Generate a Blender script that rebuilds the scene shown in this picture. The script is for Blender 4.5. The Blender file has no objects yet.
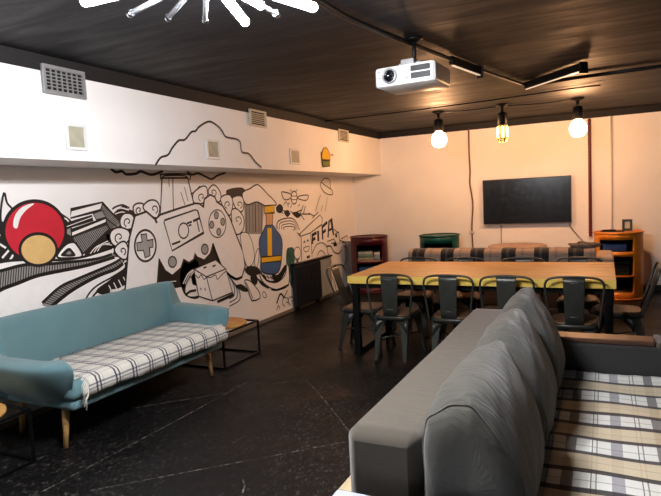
import bpy, bmesh, math, random
from mathutils import Vector, Matrix
from mathutils.geometry import tessellate_polygon
random.seed(7)
C = bpy.context.scene.collection
PI = math.pi
# ------------------------------------------------------------------ materials
def lin(c):
    return tuple(((x/255)/12.92 if x/255 <= .04045 else ((x/255+.055)/1.055)**2.4) for x in c)
class NT:
    def __init__(s, name):
        s.m = bpy.data.materials.new(name); s.m.use_nodes = True
        s.n = s.m.node_tree.nodes; s.l = s.m.node_tree.links
        s.b = s.n['Principled BSDF']
    def add(s, t, **kw):
        x = s.n.new(t)
        for k, v in kw.items(): setattr(x, k, v)
        return x
    def link(s, a, b): s.l.new(a, b)
    def math(s, op, a, b=None):
        x = s.add('ShaderNodeMath', operation=op)
        for i, v in enumerate((a, b)):
            if v is None: continue
            if isinstance(v, (int, float)): x.inputs[i].default_value = v
            else: s.link(v, x.inputs[i])
        return x.outputs[0]
    def mix(s, fac, a, b, mode='MIX'):
        x = s.add('ShaderNodeMix', data_type='RGBA', blend_type=mode)
        for i, v in ((0, fac), (6, a), (7, b)):
            if isinstance(v, (int, float)): x.inputs[i].default_value = v
            elif isinstance(v, tuple): x.inputs[i].default_value = (*v[:3], 1)
            else: s.link(v, x.inputs[i])
        return x.outputs[2]
    def coord(s, which='Object', scale=(1, 1, 1)):
        t = s.add('ShaderNodeTexCoord'); mp = s.add('ShaderNodeMapping')
        mp.inputs['Scale'].default_value = scale
        s.link(t.outputs[which], mp.inputs[0]); return mp.outputs[0]
    def noise(s, vec, scale, detail=3, rough=.5, dist=0):
        x = s.add('ShaderNodeTexNoise'); x.inputs['Scale'].default_value = scale
        x.inputs['Detail'].default_value = detail; x.inputs['Roughness'].default_value = rough
        x.inputs['Distortion'].default_value = dist
        s.link(vec, x.inputs['Vector']); return x.outputs['Fac']
    def ramp(s, fac, stops, interp='LINEAR'):
        x = s.add('ShaderNodeValToRGB'); e = x.color_ramp; e.interpolation = interp
        while len(e.elements) < len(stops): e.elements.new(.5)
        for el, (p, c) in zip(e.elements, stops):
            el.position = p; el.color = (*(c if isinstance(c, tuple) else (c, c, c)), 1)
        s.link(fac, x.inputs[0]); return x.outputs[0]
    def bump(s, h, strength=.3, dist=.01):
        x = s.add('ShaderNodeBump'); x.inputs['Strength'].default_value = strength
        x.inputs['Distance'].default_value = dist
        s.link(h, x.inputs['Height']); s.link(x.outputs[0], s.b.inputs['Normal'])
    def base(s, v):
        if isinstance(v, tuple): s.b.inputs['Base Color'].default_value = (*v, 1)
        else: s.link(v, s.b.inputs['Base Color'])
    def rough(s, v):
        if isinstance(v, (int, float)): s.b.inputs['Roughness'].default_value = v
        else: s.link(v, s.b.inputs['Roughness'])
def plain(name, rgb, rough=.5, metal=0, var=.12, nscale=14, bump=0, bscale=60, stretch=(1, 1, 1)):
    t = NT(name); c = lin(rgb); v = t.coord('Object', stretch)
    n = t.noise(v, nscale, 4)
    a = tuple(x*(1-var) for x in c); b = tuple(min(1, x*(1+var)) for x in c)
    t.base(t.ramp(n, [(.3, a), (.7, b)]))
    t.rough(t.ramp(n, [(.2, max(0, rough-.06)), (.8, min(1, rough+.06))])); t.b.inputs['Metallic'].default_value = metal
    if bump: t.bump(t.noise(v, bscale, 4), bump, .004)
    return t.m
def emit(name, rgb, strength):
    t = NT(name); t.base(lin(rgb)); t.b.inputs['Emission Color'].default_value = (*lin(rgb), 1)
    t.b.inputs['Emission Strength'].default_value = strength; t.rough(.3); return t.m
def fabric(name, rgb, fold=.0, var=.1, weave=700):
    t = NT(name); c = lin(rgb); v = t.coord('Object')
    big = t.noise(v, 5, 4, .55); fine = t.noise(v, weave, 2)
    f = t.math('ADD', t.math('MULTIPLY', big, .7), t.math('MULTIPLY', fine, .3))
    t.base(t.ramp(f, [(.3, tuple(x*(1-var) for x in c)), (.7, tuple(min(1, x*(1+var)) for x in c))]))
    t.rough(.92); t.b.inputs['Sheen Weight'].default_value = .25; t.b.inputs['Sheen Roughness'].default_value = .5
    h = t.math('MULTIPLY', fine, .12)
    if fold:
        vs = t.coord('Object', (3.0, 9.0, 3.0)); w = t.noise(vs, 2.2, 3, .55, 1.2)
        h = t.math('ADD', h, t.math('MULTIPLY', w, fold))
    t.bump(h, .55, .02); return t.m
def wood(name, dark, light, axis='X', scale=1.0, rough=.45):
    t = NT(name); st = {'X': (1.2, 14, 14), 'Y': (14, 1.2, 14), 'Z': (14, 14, 1.2)}[axis]
    v = t.coord('Object', tuple(q*scale for q in st)); n = t.noise(v, 2.2, 5, .6, .8); n2 = t.noise(v, 9, 3)
    f = t.math('ADD', t.math('MULTIPLY', n, .75), t.math('MULTIPLY', n2, .25))
    t.base(t.ramp(f, [(.32, lin(dark)), (.68, lin(light))])); t.rough(rough); t.bump(f, .12, .003); return t.m

WALLW = plain('wall_paint_white', (248, 246, 243), .75, var=.02, nscale=3, bump=.06, bscale=40)
DARKWALL = plain('wall_paint_charcoal', (84, 82, 82), .7, var=.03, nscale=3)
M = {}
M['k'] = plain('mural_black', (16, 15, 16), .6, var=.1)
M['w'] = plain('mural_white', (248, 246, 243), .7, var=.02)
M['g'] = plain('mural_grey', (150, 148, 145), .7, var=.06)
M['g2'] = plain('mural_mid_grey', (165, 163, 160), .7, var=.06)
M['lg'] = plain('mural_pale_blue_grey', (150, 155, 160), .7, var=.06)
M['red'] = plain('mural_red', (205, 30, 52), .6, var=.06)
M['tan'] = plain('mural_tan', (226, 188, 122), .6, var=.05)
M['skin'] = plain('mural_ochre', (212, 165, 120), .6, var=.05)
M['yel'] = plain('mural_yellow', (236, 190, 30), .6, var=.05)
M['blu'] = plain('mural_blue', (62, 98, 150), .6, var=.1)
M['grn'] = plain('mural_teal_green', (44, 92, 84), .6, var=.15)
M['olv'] = plain('mural_olive', (110, 120, 40), .6, var=.25)

def ceiling_mat():
    t = NT('ceiling_black_boards'); v = t.coord('Object'); sep = t.add('ShaderNodeSeparateXYZ'); t.link(v, sep.inputs[0])
    fy = t.math('FRACT', t.math('DIVIDE', t.math('ADD', sep.outputs[1], .42), 1.22))
    d = t.math('MINIMUM', fy, t.math('SUBTRACT', 1, fy))
    seam = t.ramp(d, [(0.0, 1.0), (.009, 1.0), (.014, 0.0)])
    vs = t.coord('Object', (.8, 5, 1)); n = t.noise(vs, 1.8, 5, .6, .6)
    col = t.ramp(n, [(.3, lin((10, 10, 14))), (.72, lin((18, 18, 22)))])
    t.base(t.mix(seam, col, lin((14, 13, 13))))
    t.rough(t.ramp(n, [(.3, .5), (.7, .78)]))
    t.bump(t.math('SUBTRACT', t.math('MULTIPLY', n, .5), seam), .1, .005); t.b.inputs['Specular IOR Level'].default_value = .35; return t.m
def floor_mat():
    t = NT('floor_black_paint'); v = t.coord('Object')
    n = t.noise(v, 2.0, 5, .6); vs = t.coord('Object', (3.2, 1.7, 1)); s = t.noise(vs, 15, 8, .8, .8)
    patch = t.noise(v, .9, 2)
    sc = t.ramp(s, [(.55, 0.0), (.62, 1.0)]); pf = t.ramp(patch, [(.40, .2), (.60, 1.0)])
    fac = t.math('MULTIPLY', t.math('MULTIPLY', sc, pf), .55)
    fac.node.use_clamp = True
    col = t.ramp(n, [(.3, lin((8, 8, 9))), (.7, lin((16, 16, 17)))])
    t.base(t.mix(fac, col, lin((112, 108, 102))))
    t.rough(t.ramp(n, [(.3, .36), (.7, .58)])); t.bump(n, .15, .01); t.b.inputs['Specular IOR Level'].default_value = .22
    return t.m
def scuff_mat():
    t = NT('floor_scuff'); v = t.coord('Object'); n = t.noise(v, 26, 5, .7)
    t.base(t.ramp(n, [(.46, lin((24, 24, 24))), (.68, lin((136, 132, 124)))])); t.rough(.6); return t.m
def plaid(name, cfg_u, cfg_v, ground):
    """cfg: list of (period, start, width, colour, strength) stripes over metres in UV"""
    t = NT(name); tc = t.add('ShaderNodeTexCoord'); sep = t.add('ShaderNodeSeparateXYZ'); t.link(tc.outputs['UV'], sep.inputs[0])
    col = lin(ground)
    for ax, cfg in ((0, cfg_u), (1, cfg_v)):
        for per, st, w, c, k in cfg:
            f = t.math('FRACT', t.math('DIVIDE', t.math('SUBTRACT', sep.outputs[ax], st-50*per), per))
            m = t.math('MULTIPLY', t.math('LESS_THAN', f, w/per), k)
            col = t.mix(m, col, lin(c))
    n = t.noise(tc.outputs['UV'], 420, 2)
    col = t.mix(1.0, col, t.ramp(n, [(.3, .78), (.7, 1.0)]), 'MULTIPLY')
    t.base(col); t.rough(.95); t.b.inputs['Sheen Weight'].default_value = .15
    t.bump(t.noise(tc.outputs['UV'], 260, 2), .3, .004); return t.m

BLACKM = plain('black_steel', (20, 20, 21), .42, .6)
DKMETAL = plain('dark_gunmetal', (66, 67, 62), .36, .55, bump=.05)
SEATWOOD = wood('chair_seat_wood', (88, 62, 44), (126, 94, 68), 'X')
TABLETOP = wood('table_pine', (206, 144, 74), (244, 192, 116), 'X')
TABLELIT = wood('table_pine_lit_edge', (250, 204, 84), (255, 226, 116), 'X')  # pine for the front face, its yellow-lit look put into the colour
LEGWOOD = wood('beech_leg', (176, 132, 78), (210, 168, 108), 'Z')
DISCWOOD = wood('disc_plywood', (196, 138, 72), (226, 172, 100), 'X', .7)
RAILWOOD = wood('brown_rail_wood', (48, 28, 19), (98, 62, 42), 'X')
LEDGEWOOD = wood('pale_ledge_wood', (150, 134, 104), (180, 164, 130), 'Y')
TEAL = fabric('teal_fabric', (102, 140, 146), .15, .07)
GREY = fabric('grey_fabric', (74, 67, 56), .35, .1)
GREYP = fabric('grey_pillow_fabric', (67, 65, 57), .9, .1)
GREYD = fabric('charcoal_fabric', (40, 40, 40), .1, .1)
BEIGE = fabric('beige_fabric', (176, 150, 124), .1, .06)
WHITEPL = plain('white_plastic', (226, 228, 226), .4, var=.02)
IVORY = plain('ivory_plastic', (206, 200, 182), .5, var=.03)
VENTGREY = plain('vent_grey', (150, 150, 150), .45, .3)
VOID = plain('black_void', (6, 6, 7), .8)
GLASS = NT('acrylic'); GLASS.base((.16, .17, .18)); GLASS.rough(.3); GLASS.b.inputs['Transmission Weight'].default_value = .3; ACRYL = GLASS.m
CHROME = plain('chrome', (200, 202, 206), .15, 1)
TUBEON = emit('tube_glow', (248, 248, 252), 410)
BULBON = emit('bulb_glow', (255, 188, 132), 160)
BULBDIM = NT('bulb_glass'); BULBDIM.base((.85, .7, .45)); BULBDIM.rough(.05); BULBDIM.b.inputs['Transmission Weight'].default_value = .9; BULBDIM = BULBDIM.m
FILAMENT = emit('filament', (255, 205, 120), 14)

# ------------------------------------------------------------------ mesh helpers
def B(): return bmesh.new()
def merge(bm, other):
    me = bpy.data.meshes.new('t'); other.to_mesh(me); bm.from_mesh(me); bpy.data.meshes.remove(me); other.free()
def box(bm, x0, x1, y0, y1, z0, z1, bev=0, seg=2, mi=0, rot=None):
    t = B(); bmesh.ops.create_cube(t, size=1)
    for v in t.verts:
        v.co = Vector(((x0+x1)/2+v.co.x*(x1-x0), (y0+y1)/2+v.co.y*(y1-y0), (z0+z1)/2+v.co.z*(z1-z0)))
    if bev: bmesh.ops.bevel(t, geom=t.edges[:], offset=bev, segments=seg, affect='EDGES', profile=.5)
    if rot: bmesh.ops.transform(t, matrix=rot, verts=t.verts[:])
    for f in t.faces: f.material_index = mi
    merge(bm, t)
def frame_of(d):
    d = d.normalized(); a = Vector((0, 0, 1)) if abs(d.z) < .9 else Vector((1, 0, 0))
    u = d.cross(a).normalized(); return u, d.cross(u).normalized()
def tube(bm, pts, r, seg=8, closed=False, mi=0, flat=None):
    pts = [Vector(p) for p in pts]; n = len(pts); rings = []; u = None
    for i, p in enumerate(pts):
        if closed: d = (pts[(i+1) % n]-pts[i-1])
        else: d = pts[min(i+1, n-1)]-pts[max(i-1, 0)]
        if u is None: u, w = frame_of(d)
        else:
            d = d.normalized(); u = (u-d*u.dot(d)).normalized(); w = d.cross(u).normalized()
        rr = r[i] if isinstance(r, (list, tuple)) else r
        rings.append([bm.verts.new(p+u*(rr*math.cos(2*PI*k/seg))+w*(rr*math.sin(2*PI*k/seg))) for k in range(seg)])
    m = n if closed else n-1
    for i in range(m):
        a, b = rings[i], rings[(i+1) % n]
        for k in range(seg):
            f = bm.faces.new((a[k], a[(k+1) % seg], b[(k+1) % seg], b[k])); f.smooth = True; f.material_index = mi
    if not closed:
        for q in (rings[0][::-1], rings[-1]):
            f = bm.faces.new(q); f.material_index = mi
def bar(bm, a, b, w, h=None, mi=0):
    a, b = Vector(a), Vector(b); h = h or w; d = b-a; u, v = frame_of(d)
    if abs(d.normalized().z) < .9: u, v = u, v
    t = [[bm.verts.new(p+u*(sx*w/2)+v*(sy*h/2)) for sx, sy in ((-1, -1), (1, -1), (1, 1), (-1, 1))] for p in (a, b)]
    for k in range(4):
        f = bm.faces.new((t[0][k], t[0][(k+1) % 4], t[1][(k+1) % 4], t[1][k])); f.material_index = mi
    for q in (t[0][::-1], t[1]):
        f = bm.faces.new(q); f.material_index = mi
def lathe(bm, prof, seg=32, c=(0, 0, 0), mi=0):
    rings = []
    for r, z in prof:
        if r < 1e-6: rings.append([bm.verts.new((c[0], c[1], c[2]+z))])
        else: rings.append([bm.verts.new((c[0]+r*math.cos(2*PI*k/seg), c[1]+r*math.sin(2*PI*k/seg), c[2]+z)) for k in range(seg)])
    for a, b in zip(rings, rings[1:]):
        for k in range(seg):
            k2 = (k+1) % seg
            vs = [a[k % len(a)], a[k2 % len(a)], b[k2 % len(b)], b[k % len(b)]]
            u = []
            for q in vs:
                if q not in u: u.append(q)
            if len(u) >= 3:
                f = bm.faces.new(u); f.smooth = True; f.material_index = mi
def grid(bm, rows, closed_u=False, closed_v=False, smooth=True, mi=0, uv=None):
    V = [[bm.verts.new(p) for p in r] for r in rows]; nu, nv = len(V), len(V[0])
    lay = bm.loops.layers.uv.verify() if uv else None
    for i in range(nu if closed_u else nu-1):
        for j in range(nv if closed_v else nv-1):
            q = ((i, j), ((i+1) % nu, j), ((i+1) % nu, (j+1) % nv), (i, (j+1) % nv))
            f = bm.faces.new([V[a][b] for a, b in q]); f.smooth = smooth; f.material_index = mi
            if uv:
                for lp, (a, b) in zip(f.loops, q): lp[lay].uv = uv[a][b]
    return V
def obj(name, bm, mat, parent=None, loc=None, smooth_angle=None):
    bmesh.ops.recalc_face_normals(bm, faces=bm.faces[:])
    me = bpy.data.meshes.new(name); bm.to_mesh(me); bm.free()
    for m in (mat if isinstance(mat, (list, tuple)) else [mat]): me.materials.append(m)
    if smooth_angle is not None:
        me.shade_smooth(); me.set_sharp_from_angle(angle=math.radians(smooth_angle))
    o = bpy.data.objects.new(name, me); C.objects.link(o)
    if parent: o.parent = parent
    if loc: o.location = loc
    return o
def mod(o, t, **kw):
    m = o.modifiers.new(t.lower(), t)
    for k, v in kw.items(): setattr(m, k, v)
    return o
def tag(o, label, cat, group=None):
    o['label'] = label; o['category'] = cat
    if group: o['group'] = group
    return o
def thing(name, label, cat, loc=(0, 0, 0), rz=0, group=None):
    o = bpy.data.objects.new(name, None); C.objects.link(o); o.empty_display_size = .1
    o.location = loc; o.rotation_euler = (0, 0, rz); return tag(o, label, cat, group)
def struct(name, bm, m):
    o = obj(name, bm, m); o['kind'] = 'structure'; return o
def dup(root, loc, rz, label, group=None):
    r = root.copy(); C.objects.link(r); r.location = loc; r.rotation_euler = (0, 0, rz); r['label'] = label
    if group: r['group'] = group
    for ch in list(root.children):
        c = ch.copy(); C.objects.link(c); c.parent = r
        for g in ch.children:
            d = g.copy(); C.objects.link(d); d.parent = c
    return r
def catmull(P, closed, n=5):
    out = []; N = len(P)
    for i in range(N if closed else N-1):
        g = lambda j: P[j % N] if closed else P[max(0, min(N-1, j))]
        p0, p1, p2, p3 = g(i-1), g(i), g(i+1), g(i+2)
        for k in range(n):
            t = k/n
            out.append(tuple(.5*((2*p1[a])+(-p0[a]+p2[a])*t+(2*p0[a]-5*p1[a]+4*p2[a]-p3[a])*t*t+(-p0[a]+3*p1[a]-3*p2[a]+p3[a])*t**3) for a in range(len(p1))))
    if not closed: out.append(tuple(P[-1]))
    return out

# ------------------------------------------------------------------ room (metres; camera stands at x=0, y=0)
XL, XS, YB, ZC, ZS = -3.82, -3.30, 8.87, 2.53, 1.85
XR, YF = 2.7, -1.6
bm = B(); box(bm, XL-.15, XR+.15, YF-.15, YB+.15, -.12, 0); floor = struct('floor', bm, floor_mat())
bm = B()
for pts in ([(-2.755, 1.7), (-2.72, 2.84), (-2.70, 4.25), (-2.75, 4.8)], [(-3.25, 3.02), (-2.73, 3.56)], [(-2.49, 3.87), (-2.25, 4.045), (-1.88, 3.65), (-1.52, 3.24), (-1.2, 2.88)], [(-2.5, 2.04), (-2.3, 2.235), (-1.76, 2.75), (-1.45, 3.05)], [(-1.79, 2.44), (-1.735, 2.38), (-1.70, 2.31)]):
    for a, b in zip(pts, pts[1:]):
        d = Vector((b[0]-a[0], b[1]-a[1], 0)); n = Vector((-d.y, d.x, 0)).normalized()*.0045
        a3, b3 = Vector((*a, .0006)), Vector((*b, .0006))
        bm.faces.new([bm.verts.new(q) for q in (a3-n, b3-n, b3+n, a3+n)])
o = obj('scuff_lines', bm, scuff_mat(), floor); o['kind'] = 'structure'
bm = B(); box(bm, XL-.15, XR+.15, YF-.15, YB+.15, ZC, ZC+.12); struct('ceiling', bm, ceiling_mat())
bm = B(); box(bm, XL-.12, XL, YF-.12, YB+.12, 0, ZC); struct('wall_left', bm, WALLW)
bm = B(); box(bm, XL, XR, YB, YB+.12, 0, ZC); struct('wall_back', bm, WALLW)
bm = B(); box(bm, XR, XR+.12, YF-.12, YB+.12, 0, ZC); struct('wall_right', bm, DARKWALL)
bm = B(); box(bm, XL, XR, YF-.12, YF, 0, ZC); struct('wall_front', bm, DARKWALL)
bm = B(); box(bm, XL, XS, YF, YB, ZS, ZC); struct('trim_1', bm, WALLW)           # bulkhead over the left wall
BLKPAINT = plain('black_paint_band', (15, 15, 18), .7)
bm = B(); box(bm, XS, XS+.006, YF, YB-.006, 2.425, ZC); struct('trim_2', bm, BLKPAINT)
bm = B(); box(bm, XS, XR, YB-.006, YB, 2.435, ZC); struct('trim_3', bm, BLKPAINT)
bm = B(); box(bm, XL, XL+.012, YF, YB, 0, .045, .003); struct('baseboard_left', bm, plain('baseboard_grey', (120, 112, 104), .5))
bm = B(); box(bm, XL+.012, XR, YB-.014, YB, 0, .09, .003); struct('baseboard_back', bm, plain('baseboard_black', (22, 22, 24), .5))

# ------------------------------------------------------------------ mural painted on the wall and bulkhead
MURAL = [
('black_ground','f','k',0,0,1,1,[(2.443,1.508),(2.545,1.538),(2.6,1.508),(2.613,1.351),(2.636,1.277),(2.72,1.196),(2.638,1.155),(2.52,1.163),(2.405,1.15)]),
('black_ground','f','k',0,0,1,1,[(3.046,1.487),(3.109,1.476),(3.177,1.417),(3.118,1.389),(3.181,1.272),(3.135,1.197),(3.043,1.206)]),
('black_ground','f','k',0,0,1,1,[(3.273,1.133),(3.321,1.21),(3.419,1.26),(3.53,1.293),(3.638,1.267),(3.603,1.148),(3.425,1.116)]),
('black_ground','f','k',0,0,1,1,[(3.516,1.363),(3.712,1.526),(3.814,1.487),(4.175,1.396),(4.134,1.265),(3.781,1.292),(3.682,1.033),(3.551,1.084)]),
('black_ground','f','k',0,0,1,0,[(4.109,1.038),(4.019,0.707),(4.413,0.69),(4.617,0.562),(4.807,0.787),(5.121,0.743),(4.981,1.114)]),
('black_ground','f','k',0,0,1,1,[(3.352,0.83),(3.533,0.913),(3.717,1.029),(3.702,0.78),(3.516,0.759)]),
('black_ground','f','k',0,0,1,1,[(4.455,0.938),(4.687,0.909),(4.68,0.551),(4.462,0.59),(4.391,0.764)]),
('black_ground','f','g',0,0,1,0,[(5.599,1.51),(6.037,1.498),(5.946,1.104),(5.682,1.124),(5.58,1.156)]),
('black_ground','f','k',0,0,1,1,[(6.318,1.425),(6.423,1.461),(6.494,1.406),(6.435,1.342),(6.335,1.36)]),
('black_ground','f','k',0,0,1,1,[(6.514,1.352),(6.623,1.374),(6.671,1.318),(6.586,1.282)]),
('black_ground','f','k',0,0,1,1,[(6.727,1.329),(6.868,1.337),(6.978,1.29),(6.859,1.254)]),
('black_ground','f','k',0,0,1,1,[(5.258,1.642),(5.396,1.675),(5.597,1.674),(5.649,1.579),(5.326,1.562)]),
('black_ground','s','w',1,0.012,0,0,[(2.48,1.458),(2.569,1.355)]),
('black_ground','s','w',1,0.012,0,0,[(2.496,1.347),(2.604,1.266)]),
('black_ground','s','w',1,0.012,0,0,[(2.568,1.199),(2.625,1.25)]),
('black_ground','s','w',1,0.012,0,0,[(2.625,1.178),(2.661,1.224)]),
('black_ground','s','w',1,0.009,0,1,[(3.07,1.455),(3.124,1.444),(3.157,1.402)]),
('black_ground','s','w',1,0.01,0,1,[(3.595,1.487),(3.688,1.51),(3.79,1.488)]),
('black_ground','s','w',1,0.007,0,1,[(3.625,1.46),(3.707,1.474),(3.775,1.453)]),
('black_ground','s','w',1,0.007,0,1,[(3.324,1.144),(3.392,1.195),(3.524,1.234)]),
('black_ground','s','w',1,0.007,0,1,[(3.355,1.14),(3.424,1.2),(3.543,1.215)]),
('black_ground','s','w',1,0.007,0,1,[(3.385,1.137),(3.456,1.206),(3.563,1.195)]),
('black_ground','s','w',1,0.008,0,0,[(3.484,0.868),(3.52,0.793)]),
('black_ground','s','w',1,0.008,0,0,[(3.541,0.881),(3.577,0.805)]),
('black_ground','s','w',1,0.008,0,0,[(3.598,0.894),(3.636,0.817)]),
('black_ground','s','w',1,0.008,0,0,[(3.657,0.907),(3.695,0.83)]),
('black_ground','s','w',1,0.02,0,1,[(3.499,0.805),(3.588,0.799),(3.682,0.819)]),
('black_ground','s','w',1,0.009,0,1,[(4.431,0.718),(4.517,0.807),(4.616,0.845)]),
('black_ground','s','w',1,0.009,0,1,[(4.461,0.713),(4.548,0.802),(4.639,0.842)]),
('black_ground','s','w',1,0.009,0,1,[(4.491,0.708),(4.579,0.798),(4.663,0.839)]),
('black_ground','f','w',1,0,1,1,[(4.452,0.632),(4.494,0.738),(4.56,0.77),(4.583,0.693),(4.676,0.657),(4.681,0.561),(4.522,0.569)]),
('black_ground','s','k',2,0.01,1,1,[(4.452,0.632),(4.494,0.738),(4.56,0.77),(4.583,0.693),(4.676,0.657),(4.681,0.561),(4.522,0.569)]),
('black_ground','s','w',2,0.006,0,1,[(4.068,0.785),(4.332,0.763)]),
('black_ground','s','w',2,0.006,0,1,[(4.077,0.745),(4.269,0.723)]),
('black_ground','s','k',2,0.007,0,0,[(5.639,1.497),(5.613,1.154)]),
('black_ground','s','k',2,0.007,0,0,[(5.702,1.495),(5.676,1.149)]),
('black_ground','s','k',2,0.007,0,0,[(5.778,1.493),(5.751,1.143)]),
('black_ground','s','k',2,0.013,0,0,[(5.832,1.491),(5.806,1.139)]),
('black_ground','s','k',2,0.007,0,0,[(5.91,1.489),(5.883,1.133)]),
('black_ground','s','k',2,0.007,0,0,[(5.966,1.487),(5.94,1.129)]),
('horn','f','w',3,0,1,1,[(2.588,1.452),(2.597,1.55),(2.631,1.655),(2.646,1.584),(2.685,1.525),(2.633,1.463)]),
('horn','s','k',4,0.012,1,1,[(2.588,1.452),(2.597,1.55),(2.631,1.655),(2.646,1.584),(2.685,1.525),(2.633,1.463)]),
('block_stack','f','g',5,0,1,0,[(3.492,1.564),(3.68,1.384),(3.662,1.343),(3.552,1.329),(3.472,1.499)]),
('block_stack','s','k',6,0.01,1,0,[(3.492,1.564),(3.68,1.384),(3.662,1.343),(3.552,1.329),(3.472,1.499)]),
('block_stack','s','k',6,0.005,0,0,[(3.498,1.559),(3.475,1.493)]),
('block_stack','s','k',6,0.005,0,0,[(3.509,1.548),(3.479,1.483)]),
('block_stack','s','k',6,0.005,0,0,[(3.521,1.537),(3.484,1.472)]),
('block_stack','s','k',6,0.005,0,0,[(3.532,1.526),(3.489,1.462)]),
('block_stack','s','k',6,0.005,0,0,[(3.544,1.515),(3.494,1.451)]),
('block_stack','s','k',6,0.005,0,0,[(3.555,1.504),(3.499,1.441)]),
('block_stack','s','k',6,0.005,0,0,[(3.567,1.493),(3.504,1.43)]),
('block_stack','s','k',6,0.005,0,0,[(3.578,1.481),(3.509,1.42)]),
('block_stack','s','k',6,0.005,0,0,[(3.59,1.47),(3.514,1.409)]),
('block_stack','s','k',6,0.005,0,0,[(3.602,1.459),(3.519,1.399)]),
('block_stack','s','k',6,0.005,0,0,[(3.614,1.447),(3.524,1.388)]),
('block_stack','s','k',6,0.005,0,0,[(3.626,1.436),(3.529,1.377)]),
('block_stack','s','k',6,0.005,0,0,[(3.638,1.424),(3.534,1.367)]),
('block_stack','s','k',6,0.005,0,0,[(3.65,1.413),(3.539,1.356)]),
('block_stack','s','k',6,0.005,0,0,[(3.662,1.401),(3.544,1.345)]),
('block_stack','s','k',6,0.005,0,0,[(3.674,1.39),(3.549,1.335)]),
('block_stack','s','k',6,0.009,0,0,[(3.516,1.43),(3.647,1.338)]),
('block_stack','f','g',6,0,1,0,[(3.16,1.299),(3.518,1.383),(3.552,1.329),(3.255,1.153)]),
('block_stack','s','k',7,0.01,1,0,[(3.16,1.299),(3.518,1.383),(3.552,1.329),(3.255,1.153)]),
('block_stack','s','k',7,0.006,0,0,[(3.168,1.301),(3.262,1.157)]),
('block_stack','s','k',7,0.006,0,0,[(3.185,1.305),(3.276,1.165)]),
('block_stack','s','k',7,0.006,0,0,[(3.202,1.309),(3.291,1.174)]),
('block_stack','s','k',7,0.006,0,0,[(3.219,1.313),(3.305,1.182)]),
('block_stack','s','k',7,0.006,0,0,[(3.236,1.317),(3.319,1.191)]),
('block_stack','s','k',7,0.006,0,0,[(3.254,1.321),(3.334,1.199)]),
('block_stack','s','k',7,0.006,0,0,[(3.271,1.325),(3.348,1.208)]),
('block_stack','s','k',7,0.006,0,0,[(3.289,1.329),(3.363,1.217)]),
('block_stack','s','k',7,0.006,0,0,[(3.306,1.333),(3.377,1.225)]),
('block_stack','s','k',7,0.006,0,0,[(3.324,1.338),(3.392,1.234)]),
('block_stack','s','k',7,0.006,0,0,[(3.342,1.342),(3.407,1.243)]),
('block_stack','s','k',7,0.006,0,0,[(3.36,1.346),(3.422,1.252)]),
('block_stack','s','k',7,0.006,0,0,[(3.378,1.35),(3.437,1.261)]),
('block_stack','s','k',7,0.006,0,0,[(3.396,1.355),(3.452,1.27)]),
('block_stack','s','k',7,0.006,0,0,[(3.415,1.359),(3.467,1.279)]),
('block_stack','s','k',7,0.006,0,0,[(3.433,1.363),(3.482,1.288)]),
('block_stack','s','k',7,0.006,0,0,[(3.452,1.368),(3.498,1.297)]),
('block_stack','s','k',7,0.006,0,0,[(3.471,1.372),(3.513,1.306)]),
('block_stack','s','k',7,0.006,0,0,[(3.489,1.377),(3.528,1.315)]),
('block_stack','s','k',7,0.006,0,0,[(3.508,1.381),(3.544,1.324)]),
('block_stack','f','g',7,0,1,0,[(3.388,1.477),(3.485,1.498),(3.524,1.435),(3.419,1.42)]),
('block_stack','s','k',8,0.008,1,0,[(3.388,1.477),(3.485,1.498),(3.524,1.435),(3.419,1.42)]),
('block_stack','f','w',9,0,1,0,[(3.177,1.515),(3.492,1.564),(3.472,1.499),(3.164,1.448)]),
('block_stack','s','k',10,0.011,1,0,[(3.177,1.515),(3.492,1.564),(3.472,1.499),(3.164,1.448)]),
('block_stack','f','w',10,0,1,0,[(3.108,1.399),(3.379,1.457),(3.382,1.427),(3.111,1.37)]),
('block_stack','s','k',11,0.012,1,0,[(3.108,1.399),(3.379,1.457),(3.382,1.427),(3.111,1.37)]),
('block_stack','f','w',11,0,1,0,[(3.159,1.348),(3.516,1.43),(3.518,1.383),(3.16,1.299)]),
('block_stack','s','k',12,0.012,1,0,[(3.159,1.348),(3.516,1.43),(3.518,1.383),(3.16,1.299)]),
('block_stack','f','g',12,0,1,0,[(3.11,1.365),(3.162,1.376),(3.16,1.304),(3.117,1.322)]),
('block_stack','s','k',13,0.008,1,0,[(3.11,1.365),(3.162,1.376),(3.16,1.304),(3.117,1.322)]),
('flowing_band','f','w',14,0,1,1,[(2.407,1.163),(2.55,1.173),(2.702,1.169),(3.035,1.129),(3.243,1.128),(3.386,1.145),(3.561,1.17),(3.555,1.118),(3.423,1.099),(3.259,1.098),(2.927,1.111),(2.729,1.129),(2.543,1.11),(2.4,1.096)]),
('flowing_band','f','w',14,0,1,1,[(2.4,1.096),(2.543,1.11),(2.729,1.129),(2.927,1.111),(3.259,1.098),(3.423,1.099),(3.555,1.118),(3.58,1.089),(3.42,1.069),(3.215,1.05),(2.85,1.037),(2.669,1.005),(2.529,0.977),(2.38,0.913)]),
('flowing_band','f','w',14,0,1,1,[(2.38,0.913),(2.529,0.977),(2.669,1.005),(2.85,1.037),(3.215,1.05),(3.42,1.069),(3.58,1.089),(3.645,1.064),(3.546,1.033),(3.37,0.996),(3.186,0.96),(3.013,0.92),(2.845,0.825),(2.662,0.794)]),
('flowing_band','f','w',14,0,1,1,[(2.927,0.786),(3.08,0.861),(3.24,0.915),(3.408,0.957),(3.568,0.982),(3.669,1.021),(3.676,0.98),(3.535,0.93),(3.379,0.885),(3.291,0.832),(3.223,0.761)]),
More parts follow.
